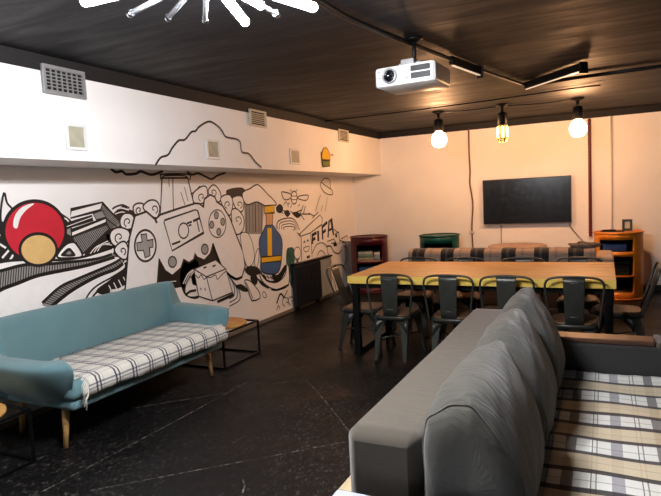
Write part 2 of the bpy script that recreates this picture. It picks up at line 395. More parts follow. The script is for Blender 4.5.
('flowing_band','f','g',15,0,1,1,[(2.4,1.096),(2.543,1.11),(2.729,1.129),(2.927,1.111),(3.259,1.098),(3.423,1.099),(3.555,1.118),(3.58,1.089),(3.42,1.069),(3.215,1.05),(2.85,1.037),(2.669,1.005),(2.529,0.977),(2.38,0.913)]),
('flowing_band','f','g',15,0,1,1,[(2.845,0.825),(3.013,0.92),(3.186,0.96),(3.37,0.996),(3.546,1.033),(3.645,1.064),(3.669,1.021),(3.568,0.982),(3.408,0.957),(3.24,0.915),(3.08,0.861),(2.927,0.786)]),
('flowing_band','s','k',16,0.016,0,1,[(2.407,1.163),(2.55,1.173),(2.702,1.169),(3.035,1.129),(3.243,1.128),(3.386,1.145),(3.561,1.17)]),
('flowing_band','s','k',16,0.018,0,1,[(2.4,1.096),(2.543,1.11),(2.729,1.129),(2.927,1.111),(3.259,1.098),(3.423,1.099),(3.555,1.118)]),
('flowing_band','s','k',16,0.022,0,1,[(2.38,0.913),(2.529,0.977),(2.669,1.005),(2.85,1.037),(3.215,1.05),(3.42,1.069),(3.58,1.089)]),
('flowing_band','s','k',16,0.018,0,1,[(2.845,0.825),(3.013,0.92),(3.186,0.96),(3.37,0.996),(3.546,1.033),(3.645,1.064)]),
('flowing_band','s','k',16,0.024,0,1,[(2.927,0.786),(3.08,0.861),(3.24,0.915),(3.408,0.957),(3.568,0.982),(3.669,1.021)]),
('flowing_band','s','k',16,0.012,0,1,[(3.223,0.761),(3.291,0.832),(3.378,0.877),(3.534,0.921),(3.687,0.97)]),
('flowing_band','s','k',16,0.014,0,1,[(3.26,0.729),(3.328,0.801),(3.417,0.845),(3.575,0.889),(3.731,0.937)]),
('flowing_band','s','k',16,0.0065,0,0,[(2.408,1.097),(2.389,0.917)]),
('flowing_band','s','k',16,0.0065,0,0,[(2.426,1.098),(2.405,0.924)]),
('flowing_band','s','k',16,0.0065,0,0,[(2.444,1.1),(2.422,0.931)]),
('flowing_band','s','k',16,0.0065,0,0,[(2.461,1.102),(2.439,0.939)]),
('flowing_band','s','k',16,0.0065,0,0,[(2.479,1.104),(2.456,0.946)]),
('flowing_band','s','k',16,0.0065,0,0,[(2.498,1.106),(2.474,0.954)]),
('flowing_band','s','k',16,0.0065,0,0,[(2.516,1.107),(2.491,0.961)]),
('flowing_band','s','k',16,0.0065,0,0,[(2.534,1.109),(2.509,0.969)]),
('flowing_band','s','k',16,0.0065,0,0,[(2.553,1.111),(2.526,0.976)]),
('flowing_band','s','k',16,0.0065,0,0,[(2.572,1.113),(2.546,0.981)]),
('flowing_band','s','k',16,0.0065,0,0,[(2.591,1.115),(2.565,0.985)]),
('flowing_band','s','k',16,0.0065,0,0,[(2.61,1.117),(2.585,0.989)]),
('flowing_band','s','k',16,0.0065,0,0,[(2.629,1.119),(2.605,0.992)]),
('flowing_band','s','k',16,0.0065,0,0,[(2.649,1.121),(2.625,0.996)]),
('flowing_band','s','k',16,0.0065,0,0,[(2.668,1.123),(2.645,1.0)]),
('flowing_band','s','k',16,0.0065,0,0,[(2.688,1.125),(2.665,1.005)]),
('flowing_band','s','k',16,0.0065,0,0,[(2.708,1.127),(2.686,1.008)]),
('flowing_band','s','k',16,0.0065,0,0,[(2.728,1.129),(2.707,1.012)]),
('flowing_band','s','k',16,0.0065,0,0,[(2.748,1.127),(2.728,1.016)]),
('flowing_band','s','k',16,0.0065,0,0,[(2.769,1.125),(2.749,1.019)]),
('flowing_band','s','k',16,0.0065,0,0,[(2.79,1.123),(2.77,1.023)]),
('flowing_band','s','k',16,0.0065,0,0,[(2.811,1.121),(2.792,1.027)]),
('flowing_band','s','k',16,0.0065,0,0,[(2.832,1.119),(2.814,1.031)]),
('flowing_band','s','k',16,0.0065,0,0,[(2.854,1.118),(2.836,1.035)]),
('flowing_band','s','k',16,0.0065,0,0,[(2.875,1.116),(2.858,1.038)]),
('flowing_band','s','k',16,0.0065,0,0,[(2.897,1.114),(2.881,1.038)]),
('flowing_band','s','k',16,0.0065,0,0,[(2.919,1.112),(2.905,1.039)]),
('flowing_band','s','k',16,0.0065,0,0,[(2.941,1.11),(2.928,1.04)]),
('flowing_band','s','k',16,0.0065,0,0,[(2.964,1.11),(2.952,1.041)]),
('flowing_band','s','k',16,0.0065,0,0,[(2.986,1.109),(2.976,1.042)]),
('flowing_band','s','k',16,0.0065,0,0,[(3.009,1.108),(3.0,1.043)]),
('flowing_band','s','k',16,0.0065,0,0,[(3.032,1.107),(3.024,1.043)]),
('flowing_band','s','k',16,0.0065,0,0,[(3.056,1.106),(3.049,1.044)]),
('flowing_band','s','k',16,0.0065,0,0,[(3.079,1.105),(3.074,1.045)]),
('flowing_band','s','k',16,0.0065,0,0,[(3.103,1.104),(3.099,1.046)]),
('flowing_band','s','k',16,0.0065,0,0,[(3.127,1.103),(3.125,1.047)]),
('flowing_band','s','k',16,0.0065,0,0,[(3.151,1.102),(3.15,1.048)]),
('flowing_band','s','k',16,0.0065,0,0,[(3.176,1.101),(3.176,1.049)]),
('flowing_band','s','k',16,0.0065,0,0,[(3.201,1.1),(3.203,1.05)]),
('flowing_band','s','k',16,0.0065,0,0,[(3.225,1.099),(3.229,1.051)]),
('flowing_band','s','k',16,0.0065,0,0,[(3.251,1.098),(3.255,1.054)]),
('flowing_band','s','k',16,0.0065,0,0,[(3.276,1.098),(3.282,1.056)]),
('flowing_band','s','k',16,0.0065,0,0,[(3.302,1.098),(3.309,1.059)]),
('flowing_band','s','k',16,0.0065,0,0,[(3.328,1.098),(3.337,1.061)]),
('flowing_band','s','k',16,0.0065,0,0,[(3.354,1.098),(3.364,1.064)]),
('flowing_band','s','k',16,0.0065,0,0,[(3.38,1.099),(3.392,1.066)]),
('flowing_band','s','k',16,0.0065,0,0,[(3.407,1.099),(3.42,1.069)]),
('flowing_band','s','k',16,0.0065,0,0,[(3.434,1.101),(3.449,1.073)]),
('flowing_band','s','k',16,0.0065,0,0,[(3.46,1.104),(3.477,1.076)]),
('flowing_band','s','k',16,0.0065,0,0,[(3.487,1.108),(3.506,1.08)]),
('flowing_band','s','k',16,0.0065,0,0,[(3.514,1.112),(3.535,1.084)]),
('flowing_band','s','k',16,0.0065,0,0,[(3.541,1.116),(3.565,1.088)]),
('flowing_band','s','k',16,0.006,0,0,[(2.854,0.83),(2.936,0.79)]),
('flowing_band','s','k',16,0.006,0,0,[(2.872,0.84),(2.954,0.799)]),
('flowing_band','s','k',16,0.006,0,0,[(2.89,0.851),(2.971,0.808)]),
('flowing_band','s','k',16,0.006,0,0,[(2.909,0.861),(2.989,0.816)]),
('flowing_band','s','k',16,0.006,0,0,[(2.927,0.871),(3.008,0.825)]),
('flowing_band','s','k',16,0.006,0,0,[(2.946,0.882),(3.026,0.834)]),
('flowing_band','s','k',16,0.006,0,0,[(2.965,0.893),(3.044,0.843)]),
('flowing_band','s','k',16,0.006,0,0,[(2.984,0.903),(3.063,0.852)]),
('flowing_band','s','k',16,0.006,0,0,[(3.003,0.914),(3.082,0.861)]),
('flowing_band','s','k',16,0.006,0,0,[(3.024,0.922),(3.102,0.868)]),
('flowing_band','s','k',16,0.006,0,0,[(3.046,0.927),(3.122,0.875)]),
('flowing_band','s','k',16,0.006,0,0,[(3.069,0.933),(3.143,0.882)]),
('flowing_band','s','k',16,0.006,0,0,[(3.092,0.938),(3.163,0.889)]),
('flowing_band','s','k',16,0.006,0,0,[(3.116,0.943),(3.184,0.896)]),
('flowing_band','s','k',16,0.006,0,0,[(3.139,0.949),(3.205,0.903)]),
('flowing_band','s','k',16,0.006,0,0,[(3.163,0.954),(3.226,0.911)]),
('flowing_band','s','k',16,0.006,0,0,[(3.187,0.96),(3.248,0.917)]),
('flowing_band','s','k',16,0.006,0,0,[(3.211,0.965),(3.271,0.923)]),
('flowing_band','s','k',16,0.006,0,0,[(3.236,0.97),(3.293,0.929)]),
('flowing_band','s','k',16,0.006,0,0,[(3.261,0.974),(3.316,0.934)]),
('flowing_band','s','k',16,0.006,0,0,[(3.286,0.979),(3.339,0.94)]),
('flowing_band','s','k',16,0.006,0,0,[(3.312,0.984),(3.363,0.946)]),
('flowing_band','s','k',16,0.006,0,0,[(3.337,0.989),(3.386,0.951)]),
('flowing_band','s','k',16,0.006,0,0,[(3.363,0.995),(3.41,0.957)]),
('flowing_band','s','k',16,0.006,0,0,[(3.389,1.0),(3.434,0.961)]),
('flowing_band','s','k',16,0.006,0,0,[(3.416,1.005),(3.459,0.965)]),
('flowing_band','s','k',16,0.006,0,0,[(3.442,1.011),(3.485,0.969)]),
('flowing_band','s','k',16,0.006,0,0,[(3.469,1.017),(3.51,0.973)]),
('flowing_band','s','k',16,0.006,0,0,[(3.496,1.022),(3.536,0.977)]),
('flowing_band','s','k',16,0.006,0,0,[(3.523,1.028),(3.562,0.981)]),
('flowing_band','s','k',16,0.006,0,0,[(3.551,1.034),(3.586,0.989)]),
('flowing_band','s','k',16,0.006,0,0,[(3.577,1.043),(3.609,0.998)]),
('flowing_band','s','k',16,0.006,0,0,[(3.604,1.051),(3.633,1.007)]),
('flowing_band','s','k',16,0.006,0,0,[(3.631,1.06),(3.657,1.017)]),
('flowing_band','f','w',16,0,1,1,[(3.011,1.155),(3.073,1.227),(3.141,1.256),(3.196,1.239),(3.244,1.136),(3.128,1.134)]),
('flowing_band','s','k',17,0.012,1,1,[(3.011,1.155),(3.073,1.227),(3.141,1.256),(3.196,1.239),(3.244,1.136),(3.128,1.134)]),
('flowing_band','f','k',17,0,1,1,[(3.047,1.159),(3.089,1.202),(3.127,1.214),(3.153,1.195),(3.176,1.144)]),
('flowing_band','f','g',18,0,1,1,[(3.094,1.169),(3.125,1.19),(3.141,1.164)]),
('red_ball','f','red',19,0,1,1,[(3.109,1.35),(3.096,1.298),(3.07,1.251),(3.032,1.21),(2.985,1.178),(2.931,1.156),(2.874,1.146),(2.816,1.148),(2.761,1.16),(2.711,1.182),(2.669,1.213),(2.635,1.251),(2.612,1.294),(2.599,1.34),(2.599,1.388),(2.609,1.434),(2.631,1.478),(2.663,1.517),(2.704,1.549),(2.753,1.574),(2.807,1.588),(2.864,1.592),(2.921,1.585),(2.975,1.567),(3.023,1.538),(3.063,1.499),(3.092,1.454),(3.108,1.403)]),
('red_ball','s','k',20,0.02,1,1,[(3.109,1.35),(3.096,1.298),(3.07,1.251),(3.032,1.21),(2.985,1.178),(2.931,1.156),(2.874,1.146),(2.816,1.148),(2.761,1.16),(2.711,1.182),(2.669,1.213),(2.635,1.251),(2.612,1.294),(2.599,1.34),(2.599,1.388),(2.609,1.434),(2.631,1.478),(2.663,1.517),(2.704,1.549),(2.753,1.574),(2.807,1.588),(2.864,1.592),(2.921,1.585),(2.975,1.567),(3.023,1.538),(3.063,1.499),(3.092,1.454),(3.108,1.403)]),
('red_ball','f','w',21,0,1,1,[(2.674,1.418),(2.697,1.496),(2.766,1.555),(2.858,1.574),(2.788,1.528),(2.734,1.472),(2.703,1.402)]),
('red_ball','f','tan',22,0,1,1,[(3.012,1.213),(3.003,1.181),(2.983,1.154),(2.955,1.131),(2.92,1.116),(2.881,1.109),(2.841,1.11),(2.803,1.119),(2.768,1.135),(2.74,1.157),(2.72,1.184),(2.708,1.214),(2.707,1.244),(2.715,1.274),(2.732,1.3),(2.758,1.322),(2.79,1.338),(2.827,1.347),(2.867,1.348),(2.906,1.341),(2.943,1.326),(2.974,1.304),(2.996,1.276),(3.009,1.245)]),
('red_ball','s','k',23,0.018,1,1,[(3.012,1.213),(3.003,1.181),(2.983,1.154),(2.955,1.131),(2.92,1.116),(2.881,1.109),(2.841,1.11),(2.803,1.119),(2.768,1.135),(2.74,1.157),(2.72,1.184),(2.708,1.214),(2.707,1.244),(2.715,1.274),(2.732,1.3),(2.758,1.322),(2.79,1.338),(2.827,1.347),(2.867,1.348),(2.906,1.341),(2.943,1.326),(2.974,1.304),(2.996,1.276),(3.009,1.245)]),
('smoke_column','s','k',24,0.02,0,1,[(3.613,1.856),(3.669,1.823),(3.743,1.831),(3.789,1.806),(3.904,1.813),(3.972,1.834),(4.105,1.807),(4.265,1.844)]),
('smoke_column','s','k',24,0.018,0,1,[(4.607,1.848),(4.686,1.817),(4.805,1.829),(4.998,1.775),(5.112,1.811),(5.274,1.849)]),
('smoke_column','f','w',24,0,1,0,[(4.241,1.777),(4.617,1.781),(4.693,1.472),(4.175,1.396)]),
('smoke_column','s','k',25,0.014,1,0,[(4.241,1.777),(4.617,1.781),(4.693,1.472),(4.175,1.396)]),
('smoke_column','s','k',25,0.013,0,1,[(4.226,1.763),(4.226,1.791),(4.262,1.813),(4.622,1.819),(4.656,1.781),(4.638,1.761)]),
('smoke_column','s','k',25,0.01,0,1,[(4.251,1.777),(4.288,1.799),(4.565,1.803),(4.623,1.766)]),
('smoke_column','s','k',25,0.009,0,0,[(4.395,1.779),(4.378,1.612),(4.367,1.445)]),
('smoke_column','s','k',25,0.006,0,0,[(4.335,1.778),(4.332,1.691)]),
('smoke_column','s','k',25,0.007,0,0,[(4.494,1.64),(4.545,1.508)]),
('smoke_column','s','k',25,0.007,0,0,[(4.556,1.69),(4.596,1.547)]),
('smoke_column','s','k',25,0.01,0,1,[(4.645,1.618),(4.703,1.638),(4.772,1.679),(4.807,1.699)]),
('swirl_cloud','f','w',26,0,1,1,[(3.841,1.513),(3.893,1.543),(3.967,1.536),(3.986,1.48),(3.931,1.437),(3.852,1.449)]),
('swirl_cloud','s','k',27,0.012,1,1,[(3.841,1.513),(3.893,1.543),(3.967,1.536),(3.986,1.48),(3.931,1.437),(3.852,1.449)]),
('swirl_cloud','s','k',27,0.009,0,1,[(3.89,1.447),(3.874,1.462),(3.872,1.481),(3.882,1.496),(3.898,1.503),(3.914,1.502),(3.924,1.494),(3.926,1.483),(3.921,1.475),(3.913,1.472),(3.906,1.473)]),
('swirl_cloud','f','w',28,0,1,1,[(3.965,1.518),(4.047,1.566),(4.139,1.559),(4.179,1.491),(4.135,1.403),(4.058,1.421),(3.985,1.471)]),
('swirl_cloud','s','k',29,0.012,1,1,[(3.965,1.518),(4.047,1.566),(4.139,1.559),(4.179,1.491),(4.135,1.403),(4.058,1.421),(3.985,1.471)]),
('swirl_cloud','s','k',29,0.009,0,1,[(4.117,1.442),(4.141,1.458),(4.149,1.481),(4.141,1.501),(4.122,1.512),(4.101,1.511),(4.087,1.502),(4.082,1.49),(4.086,1.479),(4.095,1.475),(4.103,1.476)]),
('swirl_cloud','f','w',30,0,1,1,[(3.677,1.414),(3.728,1.459),(3.81,1.451),(3.844,1.396),(3.809,1.326),(3.725,1.318),(3.676,1.352)]),
('swirl_cloud','s','k',31,0.012,1,1,[(3.677,1.414),(3.728,1.459),(3.81,1.451),(3.844,1.396),(3.809,1.326),(3.725,1.318),(3.676,1.352)]),
('swirl_cloud','s','k',31,0.009,0,1,[(3.74,1.341),(3.722,1.36),(3.719,1.383),(3.731,1.402),(3.75,1.411),(3.769,1.408),(3.781,1.398),(3.783,1.385),(3.777,1.375),(3.768,1.372),(3.76,1.373)]),
('swirl_cloud','f','w',32,0,1,1,[(3.543,1.266),(3.577,1.324),(3.669,1.34),(3.764,1.302),(3.762,1.23),(3.674,1.172),(3.574,1.194)]),
('swirl_cloud','s','k',33,0.012,1,1,[(3.543,1.266),(3.577,1.324),(3.669,1.34),(3.764,1.302),(3.762,1.23),(3.674,1.172),(3.574,1.194)]),
('swirl_cloud','s','k',33,0.009,0,1,[(3.625,1.208),(3.605,1.229),(3.602,1.255),(3.615,1.276),(3.636,1.285),(3.657,1.282),(3.67,1.27),(3.673,1.256),(3.666,1.245),(3.656,1.241),(3.647,1.243)]),
('swirl_cloud','f','w',34,0,1,1,[(3.581,1.15),(3.643,1.205),(3.713,1.208),(3.74,1.134),(3.708,1.057),(3.64,1.074)]),
('swirl_cloud','s','k',35,0.012,1,1,[(3.581,1.15),(3.643,1.205),(3.713,1.208),(3.74,1.134),(3.708,1.057),(3.64,1.074)]),
('swirl_cloud','s','k',35,0.009,0,1,[(3.683,1.095),(3.701,1.108),(3.708,1.127),(3.702,1.144),(3.687,1.154),(3.671,1.154),(3.66,1.147),(3.656,1.137),(3.659,1.128),(3.666,1.124),(3.672,1.124)]),
('swirl_cloud','s','k',35,0.012,0,1,[(3.597,1.504),(3.644,1.524),(3.719,1.535),(3.792,1.506)]),
('swirl_cloud|2','f','w',36,0,1,1,[(4.68,1.617),(4.772,1.673),(4.857,1.699),(4.914,1.678),(4.913,1.593),(4.837,1.52),(4.691,1.524)]),
('swirl_cloud|2','s','k',37,0.012,1,1,[(4.68,1.617),(4.772,1.673),(4.857,1.699),(4.914,1.678),(4.913,1.593),(4.837,1.52),(4.691,1.524)]),
('swirl_cloud|2','s','k',37,0.009,0,1,[(4.794,1.54),(4.77,1.559),(4.766,1.583),(4.78,1.603),(4.805,1.613),(4.829,1.612),(4.844,1.601),(4.847,1.587),(4.84,1.577),(4.828,1.572),(4.818,1.574)]),
('swirl_cloud|2','f','w',38,0,1,1,[(4.934,1.635),(4.975,1.688),(5.038,1.71),(5.106,1.677),(5.153,1.61),(5.135,1.533),(4.992,1.526)]),
('swirl_cloud|2','s','k',39,0.012,1,1,[(4.934,1.635),(4.975,1.688),(5.038,1.71),(5.106,1.677),(5.153,1.61),(5.135,1.533),(4.992,1.526)]),
('swirl_cloud|2','s','k',39,0.009,0,1,[(5.035,1.587),(5.062,1.604),(5.071,1.626),(5.061,1.645),(5.04,1.655),(5.017,1.654),(5.001,1.645),(4.995,1.633),(5.0,1.623),(5.01,1.619),(5.02,1.62)]),
('swirl_cloud|2','f','w',40,0,1,1,[(5.148,1.566),(5.235,1.6),(5.329,1.591),(5.371,1.504),(5.304,1.37),(5.232,1.408),(5.159,1.5)]),
('swirl_cloud|2','s','k',41,0.012,1,1,[(5.148,1.566),(5.235,1.6),(5.329,1.591),(5.371,1.504),(5.304,1.37),(5.232,1.408),(5.159,1.5)]),
('swirl_cloud|2','s','k',41,0.009,0,1,[(5.243,1.446),(5.217,1.466),(5.213,1.49),(5.228,1.511),(5.254,1.521),(5.28,1.518),(5.297,1.508),(5.3,1.494),(5.292,1.483),(5.279,1.479),(5.269,1.481)]),
('swirl_cloud|2','f','w',42,0,1,1,[(5.363,1.55),(5.445,1.583),(5.555,1.575),(5.589,1.498),(5.545,1.4),(5.428,1.434)]),
('swirl_cloud|2','s','k',43,0.012,1,1,[(5.363,1.55),(5.445,1.583),(5.555,1.575),(5.589,1.498),(5.545,1.4),(5.428,1.434)]),
('swirl_cloud|2','s','k',43,0.009,0,1,[(5.511,1.439),(5.542,1.456),(5.551,1.48),(5.54,1.501),(5.516,1.512),(5.49,1.511),(5.471,1.501),(5.465,1.488),(5.47,1.478),(5.482,1.473),(5.493,1.474)]),
('swirl_cloud|2','f','w',44,0,1,1,[(5.327,1.403),(5.409,1.44),(5.504,1.396),(5.568,1.311),(5.543,1.194),(5.435,1.138),(5.343,1.197)]),
('swirl_cloud|2','s','k',45,0.012,1,1,[(5.327,1.403),(5.409,1.44),(5.504,1.396),(5.568,1.311),(5.543,1.194),(5.435,1.138),(5.343,1.197)]),
('swirl_cloud|2','s','k',45,0.009,0,1,[(5.465,1.249),(5.503,1.27),(5.515,1.299),(5.502,1.326),(5.472,1.34),(5.439,1.34),(5.416,1.329),(5.408,1.313),(5.415,1.299),(5.429,1.293),(5.443,1.294)]),
('small_cloud','f','w',46,0,1,1,[(5.568,1.604),(5.635,1.644),(5.721,1.662),(5.893,1.713),(6.01,1.668),(6.13,1.591),(6.241,1.53),(6.321,1.455),(6.078,1.446),(5.976,1.474),(5.856,1.503),(5.679,1.475),(5.599,1.51)]),
('small_cloud','s','k',47,0.013,1,1,[(5.568,1.604),(5.635,1.644),(5.721,1.662),(5.893,1.713),(6.01,1.668),(6.13,1.591),(6.241,1.53),(6.321,1.455),(6.078,1.446),(5.976,1.474),(5.856,1.503),(5.679,1.475),(5.599,1.51)]),
('game_pad','f','w',48,0,1,0,[(3.851,1.433),(3.998,1.465),(4.106,1.386),(4.178,1.428),(4.469,1.481),(4.706,1.52),(4.77,1.515),(4.833,1.48),(4.859,1.562),(4.966,1.606),(5.042,1.579),(5.068,1.53),(5.173,1.477),(5.293,1.337),(5.39,1.143),(5.512,0.92),(5.531,0.757),(5.454,0.638),(5.333,0.632),(5.199,0.705),(5.074,0.817),(4.947,1.079),(4.896,0.973),(4.787,0.914),(4.676,0.959),(4.648,0.994),(4.615,0.941),(4.537,0.919),(4.466,0.959),(4.411,0.879),(4.28,0.824),(4.185,0.885),(4.123,1.008),(4.076,0.812),(4.021,0.601),(3.643,0.673),(3.681,0.873),(3.726,1.082),(3.763,1.239)]),
('game_pad','s','k',49,0.016,1,0,[(3.851,1.433),(3.998,1.465),(4.106,1.386),(4.178,1.428),(4.469,1.481),(4.706,1.52),(4.77,1.515),(4.833,1.48),(4.859,1.562),(4.966,1.606),(5.042,1.579),(5.068,1.53),(5.173,1.477),(5.293,1.337),(5.39,1.143),(5.512,0.92),(5.531,0.757),(5.454,0.638),(5.333,0.632),(5.199,0.705),(5.074,0.817),(4.947,1.079),(4.896,0.973),(4.787,0.914),(4.676,0.959),(4.648,0.994),(4.615,0.941),(4.537,0.919),(4.466,0.959),(4.411,0.879),(4.28,0.824),(4.185,0.885),(4.123,1.008),(4.076,0.812),(4.021,0.601),(3.643,0.673),(3.681,0.873),(3.726,1.082),(3.763,1.239)]),
('game_pad','s','k',49,0.024,0,1,[(4.947,1.079),(5.074,0.817),(5.199,0.705),(5.333,0.632),(5.454,0.638)]),
('game_pad','s','k',49,0.02,0,0,[(4.106,1.386),(4.123,1.351)]),
('game_pad','f','w',49,0,1,1,[(4.087,1.138),(4.077,1.098),(4.057,1.062),(4.028,1.033),(3.992,1.015),(3.954,1.008),(3.916,1.012),(3.882,1.028),(3.853,1.053),(3.832,1.086),(3.821,1.124),(3.82,1.164),(3.83,1.203),(3.849,1.239),(3.876,1.267),(3.91,1.286),(3.947,1.295),(3.985,1.292),(4.021,1.278),(4.052,1.253),(4.074,1.22),(4.086,1.18)]),
('game_pad','s','k',50,0.016,1,1,[(4.087,1.138),(4.077,1.098),(4.057,1.062),(4.028,1.033),(3.992,1.015),(3.954,1.008),(3.916,1.012),(3.882,1.028),(3.853,1.053),(3.832,1.086),(3.821,1.124),(3.82,1.164),(3.83,1.203),(3.849,1.239),(3.876,1.267),(3.91,1.286),(3.947,1.295),(3.985,1.292),(4.021,1.278),(4.052,1.253),(4.074,1.22),(4.086,1.18)]),
('game_pad','f','g2',51,0,1,0,[(3.907,1.259),(3.976,1.259),(3.98,1.197),(4.053,1.202),(4.048,1.128),(4.0,1.127),(4.0,1.053),(3.936,1.041),(3.921,1.112),(3.846,1.115),(3.846,1.187),(3.914,1.191)]),
('game_pad','s','k',52,0.008,1,0,[(3.907,1.259),(3.976,1.259),(3.98,1.197),(4.053,1.202),(4.048,1.128),(4.0,1.127),(4.0,1.053),(3.936,1.041),(3.921,1.112),(3.846,1.115),(3.846,1.187),(3.914,1.191)]),
('game_pad','f','w',52,0,1,0,[(4.219,1.355),(4.234,1.372),(4.699,1.454),(4.735,1.442),(4.807,1.206),(4.304,1.067)]),
('game_pad','s','k',53,0.012,1,0,[(4.219,1.355),(4.234,1.372),(4.699,1.454),(4.735,1.442),(4.807,1.206),(4.304,1.067)]),
('game_pad','s','k',54,0.012,1,1,[(4.569,1.246),(4.561,1.22),(4.545,1.197),(4.523,1.182),(4.497,1.175),(4.471,1.177),(4.448,1.188),(4.43,1.207),(4.42,1.23),(4.418,1.257),(4.425,1.282),(4.441,1.304),(4.462,1.319),(4.488,1.327),(4.514,1.325),(4.538,1.315),(4.556,1.296),(4.567,1.272)]),
('game_pad','s','k',54,0.016,0,0,[(4.308,1.129),(4.433,1.149)]),
('game_pad','s','k',54,0.016,0,0,[(4.549,1.32),(4.63,1.334)]),
('game_pad','s','k',54,0.014,0,0,[(4.571,1.296),(4.619,1.303)]),
('game_pad','s','k',54,0.02,0,0,[(4.649,1.338),(4.762,1.365)]),
('game_pad','s','k',54,0.013,0,0,[(4.708,1.347),(4.738,1.222)]),
('game_pad','f','w',54,0,1,1,[(5.21,1.277),(5.199,1.234),(5.176,1.196),(5.143,1.165),(5.102,1.145),(5.059,1.136),(5.015,1.14),(4.976,1.155),(4.942,1.181),(4.918,1.215),(4.905,1.254),(4.904,1.296),(4.914,1.337),(4.936,1.375),(4.967,1.405),(5.006,1.427),(5.048,1.437),(5.092,1.435),(5.133,1.421),(5.168,1.396),(5.194,1.362),(5.209,1.321)]),
('game_pad','s','k',55,0.01,1,1,[(5.21,1.277),(5.199,1.234),(5.176,1.196),(5.143,1.165),(5.102,1.145),(5.059,1.136),(5.015,1.14),(4.976,1.155),(4.942,1.181),(4.918,1.215),(4.905,1.254),(4.904,1.296),(4.914,1.337),(4.936,1.375),(4.967,1.405),(5.006,1.427),(5.048,1.437),(5.092,1.435),(5.133,1.421),(5.168,1.396),(5.194,1.362),(5.209,1.321)]),
('game_pad','f','g2',55,0,1,1,[(5.083,1.378),(5.076,1.359),(5.061,1.346),(5.042,1.341),(5.024,1.348),(5.012,1.362),(5.009,1.381),(5.016,1.4),(5.031,1.413),(5.05,1.418),(5.068,1.412),(5.081,1.397)]),
('game_pad','s','k',56,0.009,1,1,[(5.083,1.378),(5.076,1.359),(5.061,1.346),(5.042,1.341),(5.024,1.348),(5.012,1.362),(5.009,1.381),(5.016,1.4),(5.031,1.413),(5.05,1.418),(5.068,1.412),(5.081,1.397)]),
('game_pad','f','g2',56,0,1,1,[(4.991,1.279),(4.984,1.26),(4.969,1.247),(4.95,1.244),(4.932,1.25),(4.921,1.265),(4.918,1.284),(4.925,1.302),(4.94,1.315),(4.958,1.319),(4.976,1.313),(4.988,1.298)]),
('game_pad','s','k',57,0.009,1,1,[(4.991,1.279),(4.984,1.26),(4.969,1.247),(4.95,1.244),(4.932,1.25),(4.921,1.265),(4.918,1.284),(4.925,1.302),(4.94,1.315),(4.958,1.319),(4.976,1.313),(4.988,1.298)]),
('game_pad','f','g2',57,0,1,1,[(5.192,1.3),(5.185,1.281),(5.169,1.267),(5.149,1.263),(5.131,1.27),(5.118,1.285),(5.115,1.304),(5.122,1.323),(5.138,1.337),(5.158,1.341),(5.177,1.334),(5.189,1.319)]),
('game_pad','s','k',58,0.009,1,1,[(5.192,1.3),(5.185,1.281),(5.169,1.267),(5.149,1.263),(5.131,1.27),(5.118,1.285),(5.115,1.304),(5.122,1.323),(5.138,1.337),(5.158,1.341),(5.177,1.334),(5.189,1.319)]),
('game_pad','f','g2',58,0,1,1,[(5.107,1.194),(5.099,1.175),(5.084,1.162),(5.065,1.159),(5.046,1.165),(5.034,1.18),(5.031,1.2),(5.038,1.218),(5.054,1.231),(5.073,1.235),(5.091,1.229),(5.104,1.214)]),
('game_pad','s','k',59,0.009,1,1,[(5.107,1.194),(5.099,1.175),(5.084,1.162),(5.065,1.159),(5.046,1.165),(5.034,1.18),(5.031,1.2),(5.038,1.218),(5.054,1.231),(5.073,1.235),(5.091,1.229),(5.104,1.214)]),
('game_pad','f','g2',59,0,1,1,[(4.352,0.951),(4.344,0.929),(4.326,0.913),(4.302,0.905),(4.277,0.909),(4.255,0.922),(4.242,0.942),(4.239,0.965),(4.247,0.987),(4.264,1.004),(4.288,1.011),(4.313,1.008),(4.335,0.996),(4.349,0.975)]),
('game_pad','s','k',60,0.011,1,1,[(4.352,0.951),(4.344,0.929),(4.326,0.913),(4.302,0.905),(4.277,0.909),(4.255,0.922),(4.242,0.942),(4.239,0.965),(4.247,0.987),(4.264,1.004),(4.288,1.011),(4.313,1.008),(4.335,0.996),(4.349,0.975)]),
('game_pad','f','g2',60,0,1,1,[(4.864,1.025),(4.855,1.003),(4.837,0.986),(4.813,0.978),(4.788,0.981),(4.767,0.994),(4.754,1.014),(4.751,1.037),(4.759,1.059),(4.776,1.076),(4.8,1.084),(4.825,1.081),(4.847,1.069),(4.86,1.049)]),
('game_pad','s','k',61,0.011,1,1,[(4.864,1.025),(4.855,1.003),(4.837,0.986),(4.813,0.978),(4.788,0.981),(4.767,0.994),(4.754,1.014),(4.751,1.037),(4.759,1.059),(4.776,1.076),(4.8,1.084),(4.825,1.081),(4.847,1.069),(4.86,1.049)]),
('crate','f','w',62,0,1,0,[(4.605,0.847),(4.977,0.897),(5.15,0.774),(5.246,0.49),(4.875,0.464),(4.651,0.554)]),
('crate','s','k',63,0.01,1,0,[(4.605,0.847),(4.977,0.897),(5.15,0.774),(5.246,0.49),(4.875,0.464),(4.651,0.554)]),
('crate','s','k',63,0.01,0,0,[(4.605,0.847),(4.801,0.736),(5.15,0.774)]),
('crate','s','k',63,0.01,0,0,[(4.801,0.736),(4.875,0.464)]),
('crate','s','k',63,0.008,0,1,[(4.627,0.781),(4.671,0.743),(4.714,0.768),(4.758,0.717),(4.807,0.729),(4.872,0.719),(4.958,0.733),(4.985,0.682),(5.066,0.718),(5.147,0.747)]),
('crate','s','k',63,0.014,0,0,[(4.761,0.835),(4.813,0.841)]),
('crate','s','k',63,0.014,0,0,[(4.916,0.832),(4.97,0.838)]),
('crate','s','k',63,0.01,0,0,[(4.69,0.637),(4.7,0.61)]),
('crate','s','k',63,0.01,0,0,[(4.759,0.626),(4.771,0.591)]),
('crate','s','k',63,0.025,0,0,[(4.958,0.435),(5.266,0.465)]),
